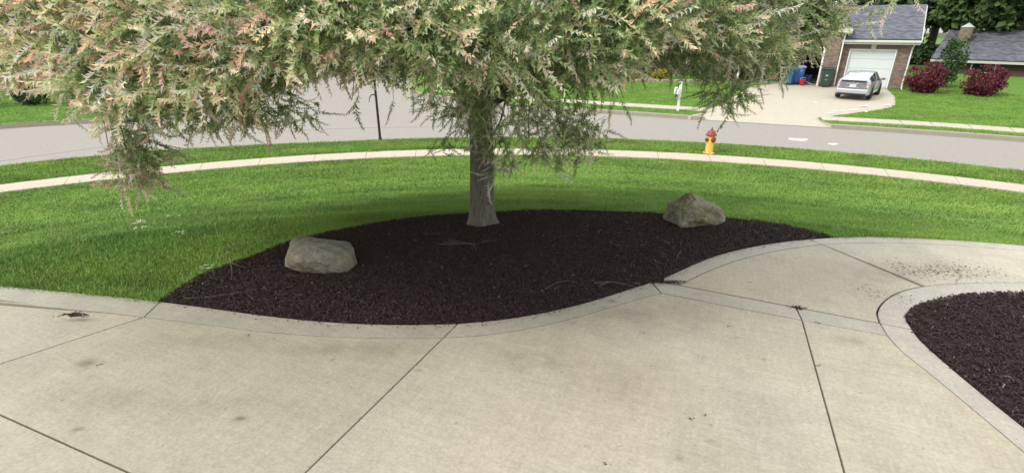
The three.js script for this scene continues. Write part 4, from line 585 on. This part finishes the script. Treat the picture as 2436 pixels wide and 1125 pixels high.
  part('garage_floor', box(w0 + 0.3, w1 - 0.3, -0.1, 0.05, -5.8, wz - 0.02), mat([0.25, 0.24, 0.22], 0.9), H);
  part('opening_frame', [box(o1 - 0.09, o1, 0, 2.25, wz - 0.22, wz + 0.02), box(o0, o0 + 0.09, 0, 2.25, wz - 0.22, wz + 0.02), box(o0 + 0.09, o1 - 0.09, 2.16, 2.25, wz - 0.22, wz + 0.02)], whiteMat, H);
  const mx = (w0 + w1) / 2, rl = Math.hypot(3.5, 2.9);
  for (const s of [-1, 1]) { const g = box(-rl / 2, rl / 2, -0.06, 0.06, -3.6, 3.6); const q = boxUV(g); q.rotateZ(-s * Math.atan2(2.9, 3.5)); q.translate(mx + s * 1.75, 4.62, wz - 3.2); part('roof', q, shingleMat, H); }
  for (const s of [-1, 1]) { const g = box(-rl / 2, rl / 2, -0.12, 0.09, -0.03, 0.03); g.rotateZ(-s * Math.atan2(2.9, 3.5)); g.translate(mx + s * 1.75, 4.57, wz + 0.43); part('rake_board', g, trimMat, H); }
  part('soffit_return', box(w1 - 0.35, w1 + 0.42, 3.02, 3.24, wz - 0.1, wz + 0.42, 0.01), trimMat, H);
  // main body behind and to the left
  part('main_wall', [B(box(-22, w0, -0.5, 3.0, -2.6, -2.35)), B(box(-22, -21.75, -0.5, 3.0, -10, -2.6))], brickMat, H);
  part('roof', slope(-22.6, w0 + 1, -1.3, 2.9, -6.5, 6.2), shingleMat, H);
  part('roof', slope(-22.6, w0 + 1, -11.6, 2.9, -6.5, 6.2), shingleMat, H);
  part('fascia', box(-22.6, w0 - 0.01, 2.75, 2.98, -1.36, -1.28), trimMat, H);
  for (const x of [-12.4, -17.0, -20]) windowPart(H, x, 0.8, -2.34, 1.3, 1.5);
  const fd = part('front_door', new RoundedBoxGeometry(0.95, 2.1, 0.06, 2, 0.01).translate(-14.7, 1.15, -2.3), mat([0.12, 0.03, 0.03], 0.5), H); part('door_knob', new THREE.SphereGeometry(0.035, 10, 8).translate(-14.35, 1.05, -2.24), mat([0.5, 0.4, 0.15], 0.3, { metalness: 0.9 }), fd);
  for (const x of [-13.9, -15.8]) { part('porch_column', [cyl(0.14, 0.12, 2.65, x, 0.1, -0.95, 18), box(x - 0.2, x + 0.2, 0.0, 0.12, -1.15, -0.75), box(x - 0.19, x + 0.19, 2.72, 2.84, -1.14, -0.76)], mat([0.8, 0.8, 0.82], 0.5), H); }
  part('porch_floor', box(-16.6, -13.2, -0.4, 0.08, -2.35, -0.6), farPaveMat, H);
  part('porch_roof', box(-16.6, -13.2, 2.84, 3.05, -2.3, -0.6), trimMat, H);
  const ch = part('chimney', B(box(-18.6, -17.6, 3.5, 7.4, -8.4, -7.6)), brickMat, H);
}
{ // second house on the right, and houses half hidden by the willow
  const sec = thing('grey_roof_house', 'low house with dark grey roof behind the maroon bushes', 'house', [34.2, -2.5, -36.5], THREE.MathUtils.degToRad(-46));
  part('wall', boxUV(box(-4, 9, -0.5, 2.5, -8, 0)), mat([0.09, 0.055, 0.05], 0.9), sec); part('roof', slope(-4.5, 9.5, 0.5, 2.4, -4, 4.3), shingleMat, sec); part('roof', slope(-4.5, 9.5, -8.5, 2.4, -4, 4.3), shingleMat, sec); part('fascia', box(-4.5, 9.5, 2.28, 2.44, 0.44, 0.52), dimTrim, sec);
  windowPart(sec, -1.5, 1.0, 0.012, 1.2, 1.3); windowPart(sec, 3.5, 0.8, 0.012, 1.6, 1.3); part('chimney', boxUV(box(-3.6, -2.9, 2.5, 4.6, -2.5, -1.8)), brickMat, sec);
  part('chimney_cap', new THREE.CylinderGeometry(0.02, 0.55, 0.3, 4).rotateY(0.785).translate(-3.25, 4.75, -2.15), dimTrim, sec);
  const mkHouse = (label, pos, rot, w, wallM, h = 2.9) => { const o = thing('suburban_house', label, 'house', pos, rot, 'houses behind the willow'); part('wall', boxUV(box(-w / 2, w / 2, -0.5, h, -9, 0)), wallM, o); part('roof', slope(-w / 2 - 0.5, w / 2 + 0.5, 0.6, h - 0.1, -4.5, h + 2.9), shingleMat, o); part('roof', slope(-w / 2 - 0.5, w / 2 + 0.5, -9.6, h - 0.1, -4.5, h + 2.9), shingleMat, o); part('fascia', box(-w / 2 - 0.5, w / 2 + 0.5, h - 0.22, h - 0.04, 0.54, 0.62), trimMat, o); for (const x of [-w * 0.32, w * 0.1, w * 0.34]) windowPart(o, x, 0.8, 0.012, 1.4, 1.4); const d = part('front_door', box(-w * 0.12 - 0.48, -w * 0.12 + 0.48, 0, 2.1, 0.002, 0.05), mat([0.1, 0.04, 0.03], 0.5), o); part('door_knob', new THREE.SphereGeometry(0.04, 8, 6).translate(-w * 0.12 + 0.36, 1.0, 0.09), whiteMat, d); return o; };
  mkHouse('brown brick house on the corner of the side street', [-1.5, -1.0, -47], THREE.MathUtils.degToRad(-12), 11, brickMat);
  mkHouse('tan sided house behind the hedge across the street', [-26.5, -1.05, -34], THREE.MathUtils.degToRad(32), 13, mat([0.32, 0.27, 0.2], 0.85));
}
// ------------------------------------------------------------------ bins, bucket and clutter by the open garage
{
  const toW = (lx, lz) => { const a = THREE.MathUtils.degToRad(-34), c = Math.cos(a), s = Math.sin(a); return [22.52 + lx * c + lz * s, -30.5 - lx * s + lz * c]; };
  function bin(name, label, lx, lz, m, lidM, turn) {
    const [x, z] = toW(lx, lz), b = thing(name, label, 'bin', [x, farY(x, z) + 0.04, z], THREE.MathUtils.degToRad(-34) + turn, 'wheeled bins by the garage');
    const p = new RoundedBoxGeometry(0.6, 0.95, 0.68, 3, 0.05), q = p.attributes.position; for (let i = 0; i < q.count; i++) { const t = (q.getY(i) + 0.475) / 0.95, k = 0.8 + 0.2 * t; q.setX(i, q.getX(i) * k); q.setZ(i, q.getZ(i) * k); } p.computeVertexNormals(); p.translate(0, 0.53, 0); part('body', p, m, b);
    part('lid', new RoundedBoxGeometry(0.66, 0.09, 0.76, 3, 0.04).rotateX(0.05).translate(0, 1.04, 0), lidM, b); part('handle', tube([V(-0.22, 0.98, -0.36), V(-0.22, 1.02, -0.45), V(0.22, 1.02, -0.45), V(0.22, 0.98, -0.36)], [0.018, 0.018], 6), lidM, b);
    for (const s of [-1, 1]) part('wheel', new THREE.CylinderGeometry(0.11, 0.11, 0.05, 18).rotateZ(Math.PI / 2).translate(s * 0.27, 0.11, -0.27), mat([0.02, 0.02, 0.02], 0.7), b);
    return b;
  }
  const gm = mat([0.02, 0.055, 0.035], 0.5), bm = mat([0.02, 0.10, 0.26], 0.5);
  const gb = bin('wheeled_bin', 'dark green wheeled bin against the brick pier behind the car', -3.75, 1.0, gm, gm, 0.05);
  part('stamp', [box(-0.06, 0.06, 0.62, 0.7, 0.316, 0.322), box(-0.07, 0.07, 0.4, 0.42, 0.3, 0.308)], mat([0.4, 0.42, 0.4], 0.7), gb);
  bin('wheeled_bin', 'blue wheeled bin standing in the open garage doorway', -5.75, 0.85, bm, bm, -0.2);
  bin('wheeled_bin', 'blue wheeled bin with pale lid, half behind the first blue bin', -5.35, 0.35, bm, mat([0.25, 0.35, 0.45], 0.5), 0.3);
  const [rx, rz] = toW(-5.0, 0.8); const rb = thing('red_bucket', 'red bucket on the concrete between the bins', 'bucket', [rx, farY(rx, rz) + 0.04, rz]); const rm = mat([0.5, 0.02, 0.02], 0.45);
  part('body', new THREE.LatheGeometry([[0, 0], [0.13, 0], [0.17, 0.3], [0.18, 0.31], [0.18, 0.33], [0.155, 0.33], [0.12, 0.03], [0, 0.03]].map(q => new THREE.Vector2(...q)), 20), rm, rb); part('handle', tube([V(-0.17, 0.3, 0), V(-0.12, 0.42, 0.05), V(0.12, 0.42, 0.05), V(0.17, 0.3, 0)], [0.008, 0.008], 5), whiteMat, rb);
  const clutter = (name, label, cat, lx, lz, g, m) => { const [x, z] = toW(lx, lz); const o = solo(name, g, m, label, cat); o.position.set(x, farY(x, z) + 0.06, z); o.rotation.y = THREE.MathUtils.degToRad(-34); return o; };
  clutter('storage_tote', 'dark blue storage tote inside the open garage', 'tote', -5.0, -0.6, [new RoundedBoxGeometry(0.7, 0.4, 0.5, 2, 0.04).translate(0, 0.2, 0), new RoundedBoxGeometry(0.74, 0.05, 0.54, 2, 0.02).translate(0, 0.42, 0)], mat([0.03, 0.06, 0.2], 0.5));
  clutter('snow_shovel', 'shovel lying across the garage threshold', 'shovel', -4.95, 0.55, [cyl(0.02, 0.02, 1.1, 0, 0, 0, 8).rotateZ(1.2).translate(0.5, 0.02, 0), new RoundedBoxGeometry(0.35, 0.03, 0.3, 2, 0.01).translate(-0.62, 0.03, 0)], mat([0.4, 0.38, 0.35], 0.6));
  clutter('cardboard_box', 'brown cardboard box deeper in the open garage', 'box', -6.9, -1.2, [new RoundedBoxGeometry(0.6, 0.5, 0.5, 1, 0.01).translate(0, 0.25, 0), box(-0.3, 0.0, 0.5, 0.51, 0.0, 0.4)], mat([0.3, 0.2, 0.11], 0.85));
  // scraps of litter on the drive and grass
  const R = rng(21), sc = mat([0.85, 0.85, 0.82], 0.8); let n = 0;
  for (const [x, z, l, w, a] of [[14.2, -22.95, 0.6, 0.05, 0.4], [14.8, -23.4, 0.5, 0.05, -0.2], [16.7, -24.6, 0.5, 0.1, -0.5], [16.9, -24.8, 0.28, 0.08, 0.5], [18.0, -24.9, 0.35, 0.1, 0.4], [15.6, -23.6, 0.5, 0.06, 0.1], [15.0, -25.7, 0.18, 0.1, 0], [15.9, -23.2, 0.2, 0.1, 0.7]]) { const g = new THREE.PlaneGeometry(l, w, 6, 2); g.rotateX(-Math.PI / 2); const p = g.attributes.position; for (let i = 0; i < p.count; i++) p.setXYZ(i, p.getX(i), 0.012 * R(), p.getZ(i) + 0.3 * w * (R() - 0.5)); g.computeVertexNormals(); const m = solo('paper_scrap', g, sc, 'white paper scrap on the drive across the street', 'litter', 'white scraps on the far drive'); m.position.set(x, farY(x, z) + 0.055, z); m.rotation.y = a; }
}
// ------------------------------------------------------------------ parked silver hatchback
{
  const hd = THREE.MathUtils.degToRad(42); // heading east of straight ahead
  const car = thing('parked_car', 'silver hatchback car parked on the drive before the garage door', 'car', [18.55, farY(18.55, -28.1) + 0.03, -28.1], -hd); car.scale.set(0.9, 0.87, 0.88);
  const paint = new THREE.MeshPhysicalMaterial({ color: lin(0.43, 0.45, 0.49), roughness: 0.3, metalness: 0.3, clearcoat: 1, clearcoatRoughness: 0.06 });
  const gl = new THREE.MeshPhysicalMaterial({ color: lin(0.05, 0.065, 0.07), roughness: 0.04 }), blk = mat([0.012, 0.012, 0.013], 0.6), lightRed = mat([0.55, 0.36, 0.35], 0.2), lampClear = mat([0.6, 0.55, 0.52], 0.15);
  // stations: z (rear +), half width, bottom, belt, roof half width, roof height
  const st = [[2.2, 0.70, 0.36, 0.95, 0.62, 1.02], [2.16, 0.78, 0.27, 1.0, 0.64, 1.12], [2.0, 0.835, 0.22, 1.01, 0.62, 1.19], [1.6, 0.855, 0.2, 1.0, 0.60, 1.29], [1.0, 0.862, 0.2, 0.985, 0.60, 1.40], [0.4, 0.862, 0.2, 0.965, 0.605, 1.475], [-0.2, 0.862, 0.2, 0.945, 0.60, 1.49], [-0.7, 0.862, 0.2, 0.93, 0.585, 1.42], [-1.15, 0.86, 0.2, 0.92, 0.60, 1.2], [-1.5, 0.85, 0.21, 0.9, 0.64, 0.99], [-1.85, 0.82, 0.22, 0.84, 0.6, 0.86], [-2.1, 0.74, 0.26, 0.74, 0.55, 0.75], [-2.22, 0.6, 0.34, 0.6, 0.5, 0.62]];
  const sec = s => { const [z, w, b, bl, rw, r] = s; return [[0, b], [w * 0.86, b], [w * 0.97, b + 0.07], [w, b + 0.3], [w * 0.985, lerp(b, bl, 0.8)], [w * 0.95, bl], [lerp(w * 0.95, rw, 0.5) + 0.012, lerp(bl, r, 0.5)], [rw + 0.03, r - 0.06 * Math.min(1, (r - bl) * 4)], [rw * 0.8, r - 0.012], [0, r]]; };
  // smooth the stations along the car
  const fine = []; { const n = st.length - 1, c = k => new THREE.CatmullRomCurve3(st.map(s => V(s[0], s[k], 0)), false, 'catmullrom', 0.35); const cs = [1, 2, 3, 4, 5].map(c); for (let i = 0; i <= n * 4; i++) { const t = i / (n * 4), q = cs.map(k => k.getPoint(t)); fine.push([q[0].x, ...q.map(v => v.y)]); } }
  const S = fine.map(sec), K = S[0].length; const P = (i, k, sgn, off = 0) => { const a = S[i][k], n0 = S[i][Math.max(0, k - 1)], n1 = S[i][Math.min(K - 1, k + 1)], tx = n1[0] - n0[0], ty = n1[1] - n0[1], l = Math.hypot(tx, ty) || 1; const zo = i < 4 ? off * 0.9 : 0; return [sgn * (a[0] + ty / l * off), a[1] - tx / l * off * 1, fine[i][0] + zo]; };
  const build = (i0, i1, k0, k1, off = 0, sides = [-1, 1]) => { const p = [], id = []; for (const sg of sides) { const b = p.length / 3, w = k1 - k0 + 1; for (let i = i0; i <= i1; i++) for (let k = k0; k <= k1; k++) p.push(...P(i, k, sg, off)); for (let i = 0; i < i1 - i0; i++) for (let k = 0; k < w - 1; k++) { const a = b + i * w + k, c = a + w; if (sg > 0) id.push(a, a + 1, c, a + 1, c + 1, c); else id.push(a, c, a + 1, a + 1, c, c + 1); } } const g = new THREE.BufferGeometry(); g.setAttribute('position', new THREE.Float32BufferAttribute(p, 3)); g.setIndex(id); return g; };
  const nF = fine.length - 1; let body = build(0, nF, 0, K - 1);
  { // end caps
    const p = Array.from(body.attributes.position.array), id = Array.from(body.index.array); for (const [i, f] of [[0, 1], [nF, -1]]) { const b = p.length / 3; const ring = []; for (let k = 0; k < K; k++) ring.push(P(i, k, 1)); for (let k = K - 2; k > 0; k--) ring.push(P(i, k, -1)); const cx = ring.reduce((s, q) => s + q[1], 0) / ring.length; p.push(0, cx, fine[i][0] + 0.02 * f); ring.forEach(q => p.push(...q)); for (let k = 0; k < ring.length; k++) { const a = b + 1 + k, c = b + 1 + (k + 1) % ring.length; if (f > 0) id.push(b, c, a); else id.push(b, a, c); id.push(b, a, c); } }
    body = new THREE.BufferGeometry(); body.setAttribute('position', new THREE.Float32BufferAttribute(p, 3)); body.setIndex(id); body = toCreasedNormals(mergeVertices(body, 1e-4), 0.75);
  }
  part('body', body, paint, car);
  const nrm = g => { g.computeVertexNormals(); return g; };
  part('rear_window', nrm(build(7, 17, 7, 9, 0.006)), new THREE.MeshPhysicalMaterial({ color: lin(0.42, 0.47, 0.49), roughness: 0.1, metalness: 0, clearcoat: 1, clearcoatRoughness: 0.02 }), car);  // pale base colour paints the bright reflection into the glass
  part('tailgate_glass', box(-0.6, 0.6, 0.965, 1.05, 2.17, 2.225, 0.02), blk, car);
  part('windscreen', nrm(build(28, 35, 7, 9, 0.006)), gl, car);
  for (const s of [-1, 1]) {
    part('side_window', nrm(build(9, 15, 5, 7, 0.008, [s])), gl, car); part('side_window', nrm(build(16, 21, 5, 7, 0.008, [s])), gl, car); part('side_window', nrm(build(22, 29, 5, 7, 0.008, [s])), gl, car);
    const m = part('wing_mirror', new THREE.SphereGeometry(0.1, 16, 12).scale(1.05, 0.68, 0.8).translate(s * 0.99, 1.0, -0.75), mat([0.12, 0.13, 0.14], 0.4), car); part('mirror_stalk', box(s > 0 ? 0.84 : -0.94, s > 0 ? 0.94 : -0.84, 0.95, 0.99, -0.78, -0.71), blk, m);
    part('tail_light', new RoundedBoxGeometry(0.15, 0.3, 0.16, 3, 0.05).rotateY(s * 0.45).translate(s * 0.69, 0.8, 2.13), lightRed, car); part('tail_lamp_lens', new RoundedBoxGeometry(0.13, 0.1, 0.15, 3, 0.04).rotateY(s * 0.45).translate(s * 0.69, 0.72, 2.15), lampClear, car);
    part('door_handle', box(s * 0.868 - 0.012, s * 0.868 + 0.012, 0.82, 0.85, -0.1, 0.1, 0.01), paint, car); part('door_handle', box(s * 0.868 - 0.012, s * 0.868 + 0.012, 0.84, 0.87, 0.85, 1.05, 0.01), paint, car);
    part('headlight', new RoundedBoxGeometry(0.25, 0.14, 0.4, 3, 0.05).rotateY(-s * 0.5).translate(s * 0.63, 0.7, -1.93), lampClear, car);
  }
  part('tailgate_trim', box(-0.36, 0.36, 0.86, 0.885, 2.2, 2.235, 0.006), mat([0.5, 0.5, 0.5], 0.2, { metalness: 0.9 }), car);
  const lp = part('licence_plate', box(-0.16, 0.16, 0.7, 0.86, 2.205, 2.225, 0.004), mat([0.55, 0.56, 0.6], 0.5), car); part('plate_surround', box(-0.3, 0.3, 0.66, 0.7, 2.2, 2.24, 0.01), paint, lp);
  part('badge', new THREE.TorusGeometry(0.04, 0.008, 6, 18).scale(1.3, 1, 1).translate(0, 0.93, 2.225), mat([0.6, 0.6, 0.6], 0.2, { metalness: 0.9 }), car);
  part('rear_bumper', new RoundedBoxGeometry(1.56, 0.26, 0.16, 4, 0.07).translate(0, 0.46, 2.17), paint, car); part('bumper_valance', box(-0.7, 0.7, 0.24, 0.335, 2.06, 2.19, 0.02), blk, car);
  part('spoiler', new RoundedBoxGeometry(1.26, 0.035, 0.12, 2, 0.015).translate(0, 1.075, 2.17), paint, car);
  part('antenna', cyl(0.006, 0.003, 0.16, 0, 1.42, 0.75, 6), blk, car);
  for (const [sx, z] of [[-1, 1.35], [1, 1.35], [-1, -1.35], [1, -1.35]]) {
    const a = part('wheel_arch', new THREE.CylinderGeometry(0.36, 0.36, 0.2, 28).rotateZ(Math.PI / 2).translate(sx * 0.768, 0.34, z), blk, car);
    const w = new THREE.Group(); w.name = 'wheel'; w.position.set(sx * 0.785, 0.305, z); car.add(w);
    part('tyre', new THREE.LatheGeometry([[0.2, -0.09], [0.27, -0.1], [0.3, -0.075], [0.305, 0], [0.3, 0.075], [0.27, 0.1], [0.2, 0.09]].map(q => new THREE.Vector2(...q)), 32).rotateZ(Math.PI / 2), mat([0.02, 0.02, 0.02], 0.85), w);
    const sp = [new THREE.CylinderGeometry(0.2, 0.2, 0.1, 28).rotateZ(Math.PI / 2)]; for (let k = 0; k < 7; k++) sp.push(box(-0.012, 0.012, 0.03, 0.2, -0.025, 0.025).rotateX(k * 0.8976).translate(sx * 0.055, 0, 0)); part('rim', sp, mat([0.4, 0.41, 0.42], 0.35, { metalness: 0.7 }), w);
  }
}
scene.traverse(o => { if (o.isMesh) { o.castShadow = true; o.receiveShadow = true; } });
renderer.render(scene, camera);
